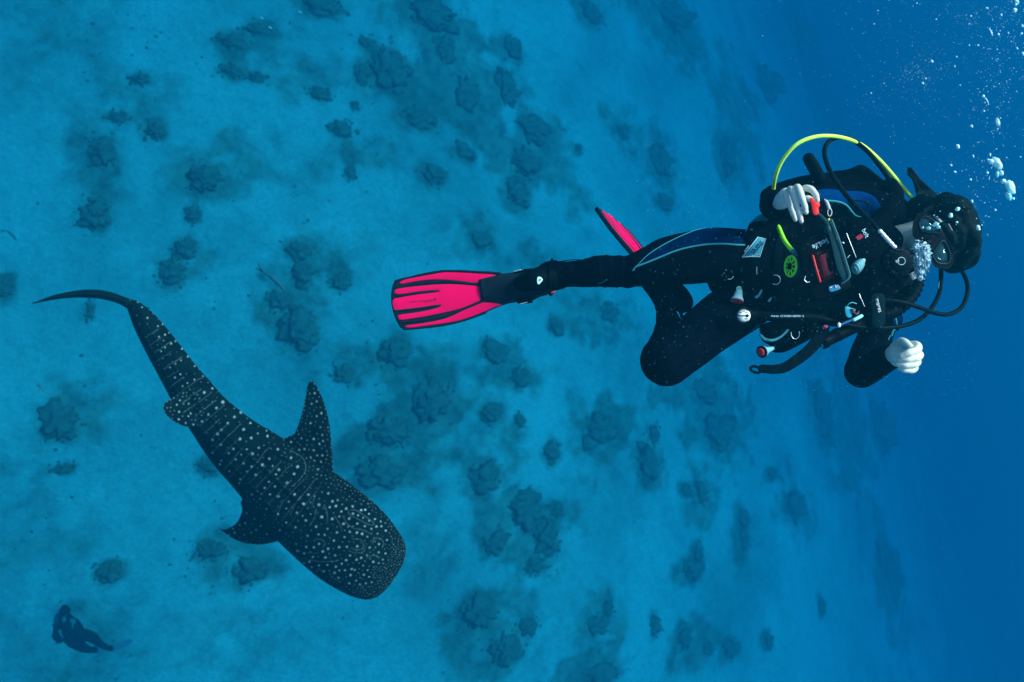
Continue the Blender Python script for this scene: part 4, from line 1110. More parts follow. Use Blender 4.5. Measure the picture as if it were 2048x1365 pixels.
# broad loose strap ending in an oval loop
bm = new()
pts = smooth_path([(1648,640,2.24),(1644,664,2.22),(1625,694,2.20),(1597,718,2.19),(1570,735,2.19),(1548,739,2.19),(1524,738,2.19)], 7)
tube(bm, [P(*p) for p in pts], [np.interp(i, [0, 20, len(pts) - 1], [.022, .018, .0135]) for i in range(len(pts))], seg=10, ratio=.28, up=FW)
lp_ = part('loose_strap', bm, WEB)
bm = new(); pp = []
for i in range(25):
    a_ = 2 * PI * i / 24; pp.append(P(1511.5 + 10.5 * math.cos(a_) , 739.5 + 6 * math.sin(a_) + 2 * math.cos(a_), 2.185))
tube(bm, pp, .0045, seg=8, dome=False); part('strap_loop', bm, WEB, lp_)

# ------------------------------------------------------------------ torch clipped under the arm
torch = thing('dive_torch', 'stubby black dive torch clipped under the vest, white lever on its side', 'torch', P(1685, 670, 2.2))
bm = new(); c0 = P(1640, 687, 2.24); c1 = P(1726, 645, 2.24); H = (c1 - c0).length
lathe(bm, c0, c1 - c0, [(0, .020), (.004, .024), (.02, .024), (.024, .0215), (.06, .0215), (.064, .0228), (.068, .0215), (.11, .0215), (H, .024)], 24); obj('torch_body', bm, BLACK, torch)
bm = new(); lathe(bm, c0, c0 - c1, [(-.002, .0185), (.003, .018), (.004, .012)], 20); obj('torch_lens', bm, mat('torch_glass', (.1, .3, .35), .1), torch)
bm = new(); tube(bm, [P(1708, 640, 2.175), P(1716, 636, 2.175), P(1722.5, 632.5, 2.175)], .0058, seg=10); obj('lever', bm, mat('lever_white', (.35, .75, .78), .3), torch)
bm = new(); tube(bm, [P(1680, 651, 2.18), P(1690, 646, 2.18), P(1705, 640, 2.178)], .0042, seg=8); obj('clip_arm', bm, BLUP, torch)
bm = new(); plate(bm, [(1675,648),(1678,645),(1682,648),(1681,654),(1677,656),(1675,652)], d=2.172, thick=.01, curve=1); obj('clip_catch', bm, WHITE, torch)
bm = new(); plate(bm, [(1690,613),(1702,616),(1711,619),(1709,624),(1705,628),(1704,632),(1699,636),(1692,632)], d=2.175, thick=.02, round_=1, curve=2); obj('tag_plate', bm, mat('tag_blue', (.03, .32, .42), .4), torch)
bm = new(); plate(bm, [(1703,617.5),(1711,619),(1709,624),(1714,627),(1719,621),(1718,628),(1712,632),(1706,627)], d=2.170, thick=.004, curve=1); obj('tag_print', bm, mat('tag_brown', (.12, .05, .04), .5), torch)
bm = new(); ptube(bm, [(1694,613,2.17),(1698,608,2.165),(1705,605.5,2.165),(1713,608,2.17)], .0016, seg=8); obj('lanyard', bm, mat('pale_cord', (.08, .35, .40), .6), torch)
bm = new(); plate(bm, [(1643,655),(1650,650),(1657,652),(1655,657),(1646,658)], d=2.21, thick=.02, curve=1); obj('switch', bm, mat('pink_switch', (.35, .06, .12), .5), torch)

# ------------------------------------------------------------------ breathing regulator set
reg = thing('breathing_regulator', 'black breathing regulator with round mouthpiece, lime and black hoses', 'regulator', P(1796, 524, 2.2))
def rp(name, bm, m, par=None, label=None, sharp=None):
    o = obj(name, bm, m, par or reg)
    if sharp: sharpen(o, sharp)
    if label: o['label'] = label
    return o
c = P(1796, 524, 2.17); axf = -FW
bm = new(); lathe(bm, c - axf * .045, axf, [(0, .030), (.012, .044), (.030, .050), (.042, .050), (.050, .046), (.056, .038)], 36); ss = rp('second_stage', bm, BLACK, sharp=40)
bm = new(); lathe(bm, c - axf * .045, axf, [(.0565, .034), (.060, .030), (.063, .018), (.064, .004)], 32); rp('purge_cover', bm, RUB, ss)
for i in range(14):                                        # vent slots round the cover
    a_ = 2 * PI * i / 14; u1 = RT * math.cos(a_) + UP * math.sin(a_)
    bm = new(); tube(bm, [c + axf * .010 + u1 * .036, c + axf * .006 + u1 * .046], .0018, seg=6); rp('vent_rib', bm, mat('rib', (.006, .016, .02), .35) if i == 0 else bpy.data.materials['rib'], ss)
bm = new(); pts = [c + axf * .0196 + RT * .0118 * math.cos(a_) + UP * .0118 * math.sin(a_) for a_ in np.linspace(0, 2 * PI, 33)]
tube(bm, pts, .0007, seg=6, dome=False); rp('emblem', bm, INK, ss)
bm = new(); text_mesh(bm, 'SF', (1791.5, 526.5), (1799, 525), (c + axf * .0205 - CAM).dot(FW), hscale=.9); rp('lettering', bm, WHITE, ss)
bm = new(); plate(bm, [(1806,506),(1812,498),(1822,501),(1836,515),(1834,530),(1822,536),(1812,530)], d=2.20, thick=.05, round_=2); rp('mouthpiece', bm, BLACK, ss)
bm = new(); plate(bm, [(1780,560),(1796,562),(1815,552),(1832,545),(1834,556),(1820,570),(1796,578),(1782,572)], d=2.23, thick=.05, round_=3); rp('exhaust_tee', bm, BLACK, ss)
bm = new(); plate(bm, [(1818,549),(1829,543),(1835,549),(1834,556),(1825,561)], d=2.19, thick=.006, curve=1); wl_ = rp('white_tag', bm, WHITE, ss)
for i in range(4):
    bar(1819.5 + i * 3, 550 - i * 1.6, 1825.5 + i * 2.6, 560 - i * 2.4, 2.189, .0006, BLACK, 'tag_bar', wl_)
# hoses
bm = new(); ptube(bm, [(1555,446,2.50),(1548,410,2.52),(1547,380,2.48),(1552,350,2.42),(1567,318,2.38),(1595,288,2.35),(1635,273.5,2.35),(1680,275,2.37),(1722,290,2.40),(1760,322,2.43),(1795,362,2.46),(1822,394,2.47),(1838,411,2.47)], .0068, n=10, seg=14)
hy = rp('hose', bm, LIME, label='lime yellow hose arching over the shoulder')
bm = new(); ptube(bm, [(1836,409,2.47),(1843,417,2.47)], .0066, n=1, seg=12); rp('hose_end', bm, STEEL, hy)
bm = new(); ptube(bm, [(1555,449,2.36),(1560,462,2.31),(1568,480,2.25),(1577,493,2.22),(1587,504,2.20)], .0073, n=8, seg=14); rp('hose', bm, LIMEG, label='green end of the lime hose in front of the vest')
bm = new(); ptube(bm, [(1586,503,2.20),(1592,510,2.20)], .0075, n=1, seg=12); rp('hose_end', bm, mat('blue_steel', (.10, .20, .30), .3), None)
bm = new(); ptube(bm, [(1762,466,2.17),(1748,451,2.19),(1725,428,2.22),(1700,400,2.25),(1675,368,2.28),(1657,336,2.32),(1649,306,2.35),(1656,285,2.37),(1677,275.5,2.38),(1705,281,2.39),(1735,303,2.41),(1765,340,2.44),(1790,378,2.47),(1812,412,2.49)], .0078, n=9, seg=14); rp('hose', bm, HOSE, label='black hose looped over the lime one')
bm = new(); pts = smooth_path([(1759,462,2.17),(1789,496,2.16)], 1); n_ = 26
pts = [np.array((1760 + 29 * i / n_, 463 + 32 * i / n_, 2.168)) for i in range(n_ + 1)]
tube(bm, [P(*p) for p in pts], [.0062 + .0010 * (i % 5 in (0, 1)) for i in range(n_ + 1)], seg=14); rp('hose_end', bm, STEEL, label='silver ribbed hose fitting')
for pth, lb in (([(1905,520,2.50),(1922,540,2.48),(1934,565,2.44),(1934,590,2.40),(1922,616,2.35),(1897,629,2.31),(1868,626,2.28),(1838,615,2.26),(1795,603,2.25),(1752,600,2.25)], 'outer black hose loop beside the head'),
                ([(1882,528,2.48),(1882,560,2.44),(1878,588,2.40),(1862,618,2.34),(1838,640,2.29),(1810,651,2.26),(1775,656,2.24),(1732,656,2.22)], 'inner black hose loop beside the head')):
    bm = new(); ptube(bm, pth, .0072, n=9, seg=14); rp('hose', bm, HOSE, label=lb)
bm = new(); text_mesh(bm, 'MAX PRESS', (1883, 549), (1880.5, 578), 2.41, depthf=lambda x, y: 2.445 - (y - 560) * .0014 - .0085, hscale=.9, flip=-1); rp('lettering', bm, INK)
bm = new(); ptube(bm, [(1700,400,2.2)[:2] + (2.30,), (1730,404,2.30), (1737,415,2.30),(1730,432,2.28)], .0028, n=6, seg=8); rp('thin_cord', bm, HOSE)
# spare second stage (lime disc)
c = P(1583, 533, 2.20); ax2 = (axf + RT * -6.0 + UP * .1).normalized()
bm = new(); lathe(bm, c - ax2 * .03, ax2, [(0, .020), (.010, .036), (.024, .038), (.030, .036)], 30); octo = rp('spare_second_stage', bm, mat('teal_rubber', (.006, .045, .055), .4))
bm = new(); pts = [c + ax2 * .003 + (UP * math.cos(a_) + ax2.cross(UP).normalized() * math.sin(a_)) * .0320 for a_ in np.linspace(0, 2 * PI, 33)]
tube(bm, pts, .0042, seg=8, dome=False); rp('disc_rim', bm, LIMEG, octo)
bm = new(); lathe(bm, c, ax2, [(0, .012), (.006, .0125), (.008, .010)], 24); rp('disc_hub', bm, BLACK, octo)
for i in range(9):
    a_ = 2 * PI * i / 9; u1 = UP * math.cos(a_) + ax2.cross(UP).normalized() * math.sin(a_)
    bm = new(); tube(bm, [c + ax2 * .004 + u1 * .011, c + ax2 * .004 + u1 * .031], .0032, seg=6); rp('disc_spoke', bm, LIMEG, octo)
INKB = mat('black_ink', (.004, .004, .006), .6, spec=.1)
# pressure gauge in its rubber boot
bm = new(); cg = P(1486.5, 632, 2.20); axg = -FW
lathe(bm, cg - axg * .02, axg, [(0, .022), (.006, .029), (.018, .031), (.024, .029), (.025, .0235)], 36); ga = rp('pressure_gauge', bm, RUB)
bm = new(); lathe(bm, cg + axg * .0052, axg, [(0, .0212), (.0006, .0212)], 36); rp('dial', bm, DIAL, ga)
bm = new(); pts = [cg + axg * .0062 + RT * .0203 * math.cos(a_) + UP * .0203 * math.sin(a_) for a_ in np.linspace(.9, 5.4, 30)]
tube(bm, pts, .0007, seg=6, dome=False); rp('dial_scale', bm, INKB, ga)
bm = new()
for i in range(19):
    a_ = .9 + 4.5 * i / 18; u1 = RT * math.cos(a_) + UP * math.sin(a_); tube(bm, [cg + axg * .0062 + u1 * .0165, cg + axg * .0062 + u1 * .0190], .0007, seg=4, dome=False)
tag(rp('dial_marks', bm, INKB, ga), kind='stuff')
for i, tx in enumerate(('0', '50', '100', '150', '200', '250', '300')):
    a_ = math.radians(225 - 45 * i); x = 1486.5 + 8.6 * math.cos(a_ + .0); y = 632 - 8.6 * math.sin(a_)
    bm = new(); w_ = 1.1 * len(tx); text_mesh(bm, tx, (x - w_, y + 1.3), (x + w_, y + 1.3), 2.1935, hscale=1.0 if len(tx) > 1 else .8, thick=.0003); rp('dial_number', bm, INKB, ga)
bm = new(); tube(bm, [cg + axg * .0074 + RT * .003, cg + axg * .0074 - RT * .010, cg + axg * .0074 - RT * .018 + UP * .002], [.0020, .0014, .0007], seg=6); rp('needle', bm, INKB, ga)
bm = new(); lathe(bm, cg + axg * .0062 + RT * .0105, axg, [(0, .0052), (.0012, .0052)], 20); rp('dial_dot', bm, INKB, ga)
bm = new(); ptube(bm, [(1496,630,2.21,.019),(1515,630,2.21,.014),(1540,632,2.20,.0125),(1600,633,2.20,.0115),(1640,636,2.20,.0100)], 0, n=6, seg=14, ratio=.6, up=FW); rp('gauge_boot', bm, RUB, ga)
bm = new(); ptube(bm, [(1634,635,2.205),(1670,643,2.21),(1705,652,2.215),(1735,656,2.22)], .0072, n=6, seg=12); rp('hose', bm, HOSE, label='black gauge hose across the belly')
bm = new(); text_mesh(bm, 'mares', (1542,634.3), (1557,634.3), 2.192, hscale=1); text_mesh(bm, 'CE EN250 003045 12', (1560,634.5), (1608,634.5), 2.192, hscale=1); rp('lettering', bm, INK, ga)

# ------------------------------------------------------------------ diving mask
mask = thing('diving_mask', 'black two-window diving mask on the near diver, air bubbles on the upper glass', 'diving mask', P(1872, 482, 2.27))
FR = [(1830,436),(1825,452),(1826,472),(1836,480),(1850,484),(1857,489),(1860,505),(1864,526),(1874,536),(1894,539),(1906,528),(1907,507),(1897,485),(1889,468),(1881,451),(1868,435),(1851,425),(1838,427)]
G1 = [(1838.6,443.5),(1841.5,459.6),(1849,465),(1868,465.5),(1879,467),(1880.5,459.6),(1874,448),(1862,439),(1849,433)]
G2 = [(1865,509.5),(1868,518),(1876.7,527),(1895,527),(1900,514),(1895.7,497),(1888.4,483.5),(1881,485),(1871,499)]
def mdep(x, y): return 2.262 + abs((x - 1872) * .9 - (y - 482) * -.42) * .0002
bm = new()
def dense(l, c_=3):
    ext = [l[-2], l[-1]] + list(l) + [l[0], l[1]]; f = smooth_path(ext, c_); return [(p[0], p[1]) for p in f[2 * c_: 2 * c_ + len(l) * c_]]
loops = [dense(FR), dense(G1), dense(G2)]
for zz, ref in ((0, 0), (.012, 1)):
    ed = []
    vls = []
    for l in loops:
        vv = [bm.verts.new(P(x, y, mdep(x, y) + zz)) for x, y in l]; vls.append(vv)
        ed += [bm.edges.new((vv[i], vv[(i+1) % len(vv)])) for i in range(len(vv))]
    bmesh.ops.triangle_fill(bm, use_beauty=True, edges=ed)
    if ref == 0: first = vls
    else:
        for a_, b_ in zip(first, vls):
            for i in range(len(a_)): bm.faces.new((a_[i], a_[(i+1) % len(a_)], b_[(i+1) % len(b_)], b_[i]))
sharpen(obj('frame', bm, BLACK, mask), 30)
for g_ in (G1, G2):                                         # raised rims and glass
    l = dense(g_, 4); bm = new(); tube(bm, [P(x, y, mdep(x, y) - .001) for x, y in l] + [P(l[0][0], l[0][1], mdep(*l[0]) - .001)], .0030, seg=8, dome=False); obj('rim', bm, mat('rim_rubber', (.002, .014, .018), .35), mask)
    bm = new(); plate(bm, g_, depth=lambda x, y: mdep(x, y) + .003, thick=.003, curve=4); obj('glass', bm, GLASS, mask)
bm = new(); l = dense(FR); cxm = sum(p[0] for p in l) / len(l); cym = sum(p[1] for p in l) / len(l)      # soft skirt reaching back to the face
r0 = [bm.verts.new(P(x, y, mdep(x, y) + .006)) for x, y in l]; r1 = [bm.verts.new(P(x * .96 + cxm * .04, y * .96 + cym * .04, 2.33)) for x, y in l]
r2 = [bm.verts.new(P(x * .92 + cxm * .08, y * .92 + cym * .08, 2.33)) for x, y in l]; r3 = [bm.verts.new(P(x * .96 + cxm * .04, y * .96 + cym * .04, mdep(x, y) + .008)) for x, y in l]
for a_, b_ in ((r0, r1), (r1, r2), (r2, r3), (r3, r0)):
    for i in range(len(l)): bm.faces.new((a_[i], a_[(i+1) % len(l)], b_[(i+1) % len(l)], b_[i]))
obj('skirt', bm, RUB, mask)
bm = new(); ptube(bm, [(1862,480,2.27,.012),(1854,486,2.255,.016),(1848,492,2.255,.017)], 0, seg=12); obj('nose_pocket', bm, BLACK, mask)
bm = new(); ptube(bm, [(1849,424,2.29,.008),(1862,416,2.33,.009),(1885,408,2.40,.010),(1910,406,2.46,.010)], 0, seg=8, ratio=.35, up=FW); ptube
obj('strap', bm, RUB, mask)
bm = new(); ptube(bm, [(1893,478,2.268,.0035),(1901,494,2.268,.0035),(1909,512,2.275,.003),(1908,530,2.29,.003)], 0, seg=8); obj('frame_edge', bm, RUB, mask)
bm = new(); ptube(bm, [(1897,449,2.285),(1902,458,2.283),(1908,470,2.283)], .0022, seg=6); obj('strap_clip', bm, mat('clip_pink', (.28, .22, .22), .4), mask)

# ------------------------------------------------------------------ camera the diver carries
camera_ = thing('underwater_camera', 'black underwater camera with red display on a grey green tray, under the right hand', 'camera', P(1650, 520, 2.1))
HB = [(1598,490),(1648,466),(1668,472),(1700,560),(1694,580),(1640,600),(1622,590),(1600,520)]
bm = new(); plate(bm, HB, d=2.13, thick=.075, round_=4, curve=2); hs = obj('housing', bm, BLACK, camera_)
bm = new(); plate(bm, [(1621,509),(1658,497),(1673,552),(1641,569)], d=2.1265, thick=.004, curve=1); obj('screen_frame', bm, mat('deep_red', (.03, .002, .004), .3), camera_)
bm = new(); plate(bm, [(1638,514.5),(1654,505),(1668,546),(1649,554.5)], d=2.1235, thick=.003, curve=1); sc_ = obj('screen', bm, SCR, camera_)
bm = new(); plate(bm, [(1653,516),(1657,515),(1665,541),(1661,543.5),(1658,541),(1654,524)], d=2.1222, thick=.0012, curve=2); obj('screen_icon', bm, BLACK, sc_)
bm = new(); tube(bm, [P(1625.5, 512.5, 2.120), P(1632, 537, 2.120), P(1640, 563.5, 2.120)], .0038, seg=10); rb = obj('red_bar', bm, RED, camera_)
bm = new(); tube(bm, [P(1626.8, 513.5, 2.1163), P(1633, 537, 2.1163), P(1640.5, 561.5, 2.1163)], .0009, seg=6); obj('bar_edge', bm, mat('bright_red', (1, .12, .12), .3), rb)
bm = new(); text_mesh(bm, 'SeaLife', (1655, 476.5), (1623, 491.5), 2.1285, hscale=1.15, flip=1); obj('lettering', bm, INK, camera_)
# tray bar, its edge highlight added as a paler tube, curving under the housing
bm = new(); plate(bm, [(1651,436),(1663,440),(1673,462),(1684,492),(1693,520),(1699,545),(1699,555),(1693,562),(1684,558),(1674,540),(1667,510),(1660,480),(1652,452)], d=2.105, thick=.022, round_=1.5, curve=2); tr = obj('tray', bm, TRAY, camera_)
bm = new(); ptube(bm, [(1663,440,2.10),(1672,463,2.10),(1683,494,2.10),(1692,524,2.10),(1699,547,2.10),(1698,556,2.10),(1690,563,2.105),(1684,567,2.11)], .0029, n=6, seg=8); obj('tray_highlight', bm, TRAYL, tr)
bm = new(); plate(bm, [(1620,396),(1632,399),(1638,404),(1640,412),(1637,416),(1638,427),(1632,431),(1626,428),(1623,412)], d=1.985, thick=.030, round_=1.6); obj('trigger', bm, RED, camera_)
bm = new(); ptube(bm, [(1632,424,2.0,.005),(1642,434,2.04,.006),(1651,446,2.10,.009),(1656,462,2.11,.011)], 0, seg=10); obj('arm', bm, TRAY, camera_)
bm = new(); ptube(bm, [(1649,399,2.07,.0018),(1654,406,2.07,.0048),(1658,417,2.07,.0048)], 0, seg=10); obj('pin', bm, mat('pale_pin', (.45, .52, .55), .3), camera_)
bm = new(); plate(bm, [(1646,420),(1652,415),(1662,417),(1666,428),(1662,436),(1652,436),(1646,430)], d=2.085, thick=.03, round_=1.5); jn = obj('joint', bm, BLACK, camera_)
bm = new(); pts = [P(1659.5 + 4.0 * math.cos(a_) - 1.0 * math.sin(a_), 425 + 7.5 * math.sin(a_) + 1.5 * math.cos(a_), 2.081) for a_ in np.linspace(0, 2 * PI, 25)]
tube(bm, pts, .0010, seg=6, dome=False); obj('joint_ring', bm, WHITE, jn)
bm = new(); plate(bm, [(1655,438),(1660,437),(1659,441),(1657,443)], d=2.08, thick=.004, curve=1); obj('warning_mark', bm, mat('yellow', (.7, .65, .05), .5), jn)
for (x0, y0, x1, y1) in ((1684,485,1688,487), (1695,516,1699,511)): bm = new(); tube(bm, [P(x0, y0, 2.1), P((x0+x1)/2 + .6, (y0+y1)/2 - .5, 2.1), P(x1, y1, 2.1)], .0011, seg=6); obj('spring', bm, STEEL, camera_)
bm = new(); ptube(bm, [(1611,553,2.12),(1609,560,2.12),(1614,565,2.12),(1619,564,2.12)], .0012, seg=6); obj('lanyard_hook', bm, STEEL, camera_)
# ------------------------------------------------------------------ second diver, far below
FD = 14.0
def fp(x, y, d=0): return (x, y, FD + d)
FN = mat('far_suit', (.006, .010, .016), .8, spec=.1, var=.5, vscale=12)
far = thing('person', 'distant dark diver crouching in the haze at the bottom left corner', 'diver', P(145, 1270, FD))
bm = new()
def fc(l): ptube(bm, [(x, y, FD + d, r * 1.15) for x, y, d, r in l], 0, seg=14, n=5)
fc([(133,1238,0,.10),(138,1252,0,.17),(146,1268,0,.18),(152,1280,.05,.15)])
fc([(129,1228,-.05,.06),(130,1222,-.08,.09)])
fc([(150,1272,0,.12),(168,1270,-.1,.10),(186,1276,-.1,.085),(198,1287,0,.06),(212,1295,.05,.05),(222,1298,.05,.03)])
fc([(148,1282,0,.12),(160,1292,.1,.09),(178,1300,.1,.06),(190,1298,.1,.04)])
fc([(130,1240,0,.07),(118,1258,-.1,.06),(110,1272,-.2,.05),(120,1282,-.2,.045)])
fc([(146,1244,0,.07),(153,1258,-.1,.055),(158,1268,-.2,.045)])
obj_me = remesh_np(bm, .02, 2)
o = bpy.data.objects.new('body', obj_me); obj_me.materials.append(FN); link(o, far)
obj_me.polygons.foreach_set('use_smooth', [True] * len(obj_me.polygons))
bm = new(); fc_ = [(x, y, FD + d, r) for x, y, d, r in [(131,1222,-.09,.085),(129,1217,-.06,.07)]]; ptube(bm, fc_, 0, seg=10); obj('hair', bm, FN, far)
tank = thing('air_tank', 'grey air tank on the back of the distant diver at the bottom left', 'air tank', P(120, 1240, FD))
bm = new(); c0, c1 = P(119, 1226, FD + .1), P(116, 1262, FD + .1); H = (c1 - c0).length
lathe(bm, c0, c1 - c0, [(0, .03), (.04, .07), (.10, .09), (H, .09), (H + .03, .06)], 16); obj('cylinder', bm, mat('far_tank', (.02, .06, .10), .5), tank)
bm = new(); lathe(bm, c0, c0 - c1, [(0, .03), (.06, .03), (.065, .05), (.10, .05)], 10); obj('valve', bm, mat('far_valve', (.4, .45, .5), .4), tank)
fv = thing('buoyancy_vest', 'faded vest with greenish patches on the distant diver at the bottom left', 'diving vest', P(138, 1250, FD))
bm = new(); plate(bm, [(124,1234),(136,1228),(150,1246),(158,1262),(150,1272),(132,1270),(122,1256)], d=FD - .2, thick=.3, round_=2, ppm=.009); obj('vest_body', bm, FN, fv)
for i, pl in enumerate(([(124,1236),(130,1234),(132,1242),(126,1246)], [(141,1238),(150,1239),(151,1247),(145,1249),(140,1244)], [(143,1250),(147,1250),(146,1257),(143,1256)], [(116,1262),(122,1259),(124,1270),(128,1277),(122,1274)])):
    bm = new(); plate(bm, pl, d=FD - .22, thick=.04, round_=.4, ppm=.009, curve=2); obj('vest_patch', bm, mat('far_teal', (.02, .16, .17), .7) if i == 0 else bpy.data.materials['far_teal'], fv)
for i, (pl, lb) in enumerate((([(218,1293),(232,1286),(262,1278),(266,1284),(246,1296),(224,1303)], 'faint blue swim fin trailing from the straighter leg of the distant diver'), ([(186,1297),(196,1296),(205,1306),(200,1311),(190,1304)], 'small faint swim fin under the folded leg of the distant diver'))):
    r_ = thing('swim_fin', lb, 'swim fin', P(pl[0][0], pl[0][1], FD + .1)); r_['group'] = 'swim fins of the distant diver'
    bm = new(); plate(bm, pl, d=FD + .1, thick=.03, round_=.5, ppm=.009, curve=2); obj('blade', bm, mat('far_fin', (.04, .17, .22), .8) if i == 0 else bpy.data.materials['far_fin'], r_)
    bm = new(); c_ = pl[0]; ptube(bm, [(c_[0] - 3, c_[1] + 3, FD + .1, .05), (c_[0] + 4, c_[1] + 4, FD + .1, .06)], 0, n=1, seg=8); obj('foot_pocket', bm, FN, r_)

# ------------------------------------------------------------------ little fishes over the sand
FISH = mat('fish_skin', (.05, .12, .13), .6, var=.4, vscale=30)
def fish(pts, d, r, lab, forked=True):
    s = smooth_path([(x, y, d) for x, y in pts], 6); n = len(s)
    root = thing('small_fish', lab, 'fish', P(*s[0]))
    bm = new(); rad = [r * (.25 + math.sin(min(1, (i + .4) / n * 1.25) * PI) * .9) if i < n * .8 else r * .28 for i in range(n)]
    tube(bm, [P(*p) for p in s], rad, seg=10, up=FW, ratio=1.5); obj('body', bm, FISH, root)
    e = (P(*s[-1]) - P(*s[-3])).normalized(); tip = P(*s[-1]); sd_ = e.cross(FW).normalized()
    bm = new()
    for sg in (-1, 1):
        tube(bm, [tip - e * r, tip + e * r * 2.2 + (sd_ * .6 + FW * .7) * sg * r * 1.6, tip + e * r * 4 + (sd_ * .8 + FW * .9) * sg * r * 2.6], [r * .45, r * .35, r * .08], seg=6)
    obj('tail', bm, FISH, root)
fish([(572,586),(560,570),(545,556),(533,549),(524,541)], 12.0, .036, 'thin dark fish hovering above the largest coral mound left of the pink fin')
fish([(34,482),(26,472),(15,463),(6,462)], 15, .022, 'tiny slender fish near the left edge above the shark tail')
fish([(76,769),(79,773),(80,777)], 10, .018, 'speck sized dark fish under the shark tail')
SILV = mat('silver_fish', (.35, .60, .62), .3)
for i, (x, y, lb) in enumerate(((523, 37, 'pale tiny fish, left of the two by the top edge'), (600, 25, 'pale tiny fish, right of the two by the top edge'), (540, 56, 'pale tiny fish, lowest of the three near the top edge'))):
    bm = new(); tube(bm, [P(x - 3, y - 1, 13), P(x, y, 13), P(x + 4, y + 2, 13)], [.010, .022, .006], seg=8, ratio=1.6, up=FW); o = obj('small_fish', bm, SILV); tag(o, lb, 'fish', 'pale tiny fish near the top edge')

# ------------------------------------------------------------------ rising air bubbles
BUB = mat('air_bubble', (.62, 1.0, 1.0), .12, spec=.9); bb = BUB.node_tree.nodes['Principled BSDF']; bb.inputs['Alpha'].default_value = .92; bb.inputs['Emission Strength'].default_value = 0
BUB2 = mat('clear_bubble', (.35, .80, .85), .08, spec=1.0); BUB2.node_tree.nodes['Principled BSDF'].inputs['Alpha'].default_value = .75
def bubble_mesh(bm, x, y, d, rx, ry, rotdeg=0, seed=0, amp=.18):
    vs2, fs2 = ico(3); mp = d / FPX; a = math.radians(rotdeg); c = P(x, y, d)
    ex = RT * math.cos(a) + UP * math.sin(a); ey = -RT * math.sin(a) + UP * math.cos(a); vv = []
    for p in vs2:
        q_ = Vector(p); s = 1 + amp * noise.noise(q_ * 1.7 + Vector((seed, 0, 0))) + (amp * .2 * noise.noise(q_ * 4 + Vector((seed, 3, 0))) if amp > .2 else 0)
        vv.append(bm.verts.new(c + (ex * q_.x * rx + ey * q_.y * ry + FW * q_.z * min(rx, ry)) * mp * s))
    for f in fs2: bm.faces.new([vv[i] for i in f])
def z5(x, y): return (1700 + x / 5.46, y / 5.46)
def z6(x, y): return (1900 + x / 4.55, 180 + y / 4.55)
BL = []
for x, y, a_, b_, r_ in ((1820,20,3.2,6,28),(1800,115,3.4,4.6,20),(1810,52,1.8,2.6,20),(1495,92,3.0,2.0,-30),(1652,165,1.7,3.0,18),(1622,378,1.7,2.8,25),(1730,362,.9,2.8,28),(1303,497,1.3,1.6,0),(1400,497,2.0,1.5,-20),(1165,622,1.2,2.0,20),(1145,727,1.2,2.3,10),(895,672,1.9,3.6,35),(828,860,1.2,2.3,25),(795,912,1.8,3.0,40),(1303,263,1.4,1.4,0),(1322,178,2.0,1.6,-30),(1882,285,1.8,3.2,20),(1872,370,2.3,2.4,0),(1825,530,1.3,2.8,35),(1890,590,2.0,4.4,28),(1455,1053,2.6,3.0,20),(1466,1215,2.0,1.5,-30),(1203,932,1.6,1.1,-30),(730,38,1.2,1.4,0),(264,263,1.3,1.3,0),(305,118,1.2,1.2,0),(940,213,1.4,1.4,0),(372,912,1.2,1.2,0),(232,1020,1.4,1.4,0)):
    BL.append((*z5(x, y), a_, b_, r_))
for x, y, a_, b_, r_ in ((433,295,3.6,9,18),(433,357,1.4,1.5,0),(200,332,1.5,3.6,18),(70,518,3.3,4.6,10),(213,605,1.1,3.6,18),(365,590,1.3,3.6,8),(425,668,7,14,35),(368,655,4.6,5.6,40),(430,770,2.8,7.0,0),(466,758,3.6,5.6,10),(548,885,7.5,14,22),(486,832,4.8,4.8,0),(535,970,4.6,9,30),(578,990,2,3,0),(340,755,2.0,3.0,20),(45,748,3.0,2.0,-30),(10,687,2.6,1.8,-35),(187,818,2.6,2.1,-30),(200,1015,1.9,3.6,14),(412,1094,2.0,2.4,20),(68,1085,4.4,3.8,30),(5,1145,3.6,5.0,-10),(62,1205,2.4,2.0,-20),(258,1255,3.4,5.8,15),(288,1232,1.5,1.5,0),(345,635,1.8,1.6,0),(240,1172,1.0,1.0,0),(352,1156,1.0,1.0,0),(315,1028,1.1,1.1,0)):
    BL.append((*z6(x, y), a_, b_, r_))
for x, y, a_ in ((1872,449,5.5),(1857,457,4.2),(1877,455,4.0),(1845,456,2.2),(1868,431,1.6),(1874,434,1.4),(1880,423,1.2)): BL.append((x, y, a_, a_ * .9, 0))
made = []
for i, (x, y, rx, ry, r_) in enumerate(BL):
    onmask = i >= len(BL) - 7
    d = 2.235 if onmask else (2.22 if (x > 1895 and x < 1960 and y > 400) else 2.35)
    bm = new(); bubble_mesh(bm, x, y, d, rx, ry, r_, i * 1.7, .36 if rx > 3 else .1)
    o = obj('air_bubble', bm, BUB2 if onmask or (i in (37, 41)) else BUB)
    size = 'large' if max(rx, ry) > 6 else ('middle sized' if max(rx, ry) > 3.2 else 'tiny')
    if onmask: lb, g_ = 'air bubble on the upper glass of the diving mask', 'bubbles on the mask'
    elif y > 395 and x < 1965: lb, g_ = size + ' bubble clinging to the dark hair of the near diver', 'bubbles on the hair'
    elif y < 130: lb, g_ = size + (' bright bubble right in the upper right corner' if x > 1990 else ' bubble in the water near the upper right corner'), 'bubbles in the upper right corner, ' + size
    elif y < 250: lb, g_ = size + ' bubble in the water well above the yellow hose and the head', 'bubbles above the hose, ' + size
    elif x > 1960: lb, g_ = size + ' silvery bubble rising at the right edge beside the head', 'bubbles at the right edge, ' + size
    else: lb, g_ = size + ' bubble in the water just above the dark hair', 'bubbles just above the hair, ' + size
    tag(o, lb, 'bubble', g_)
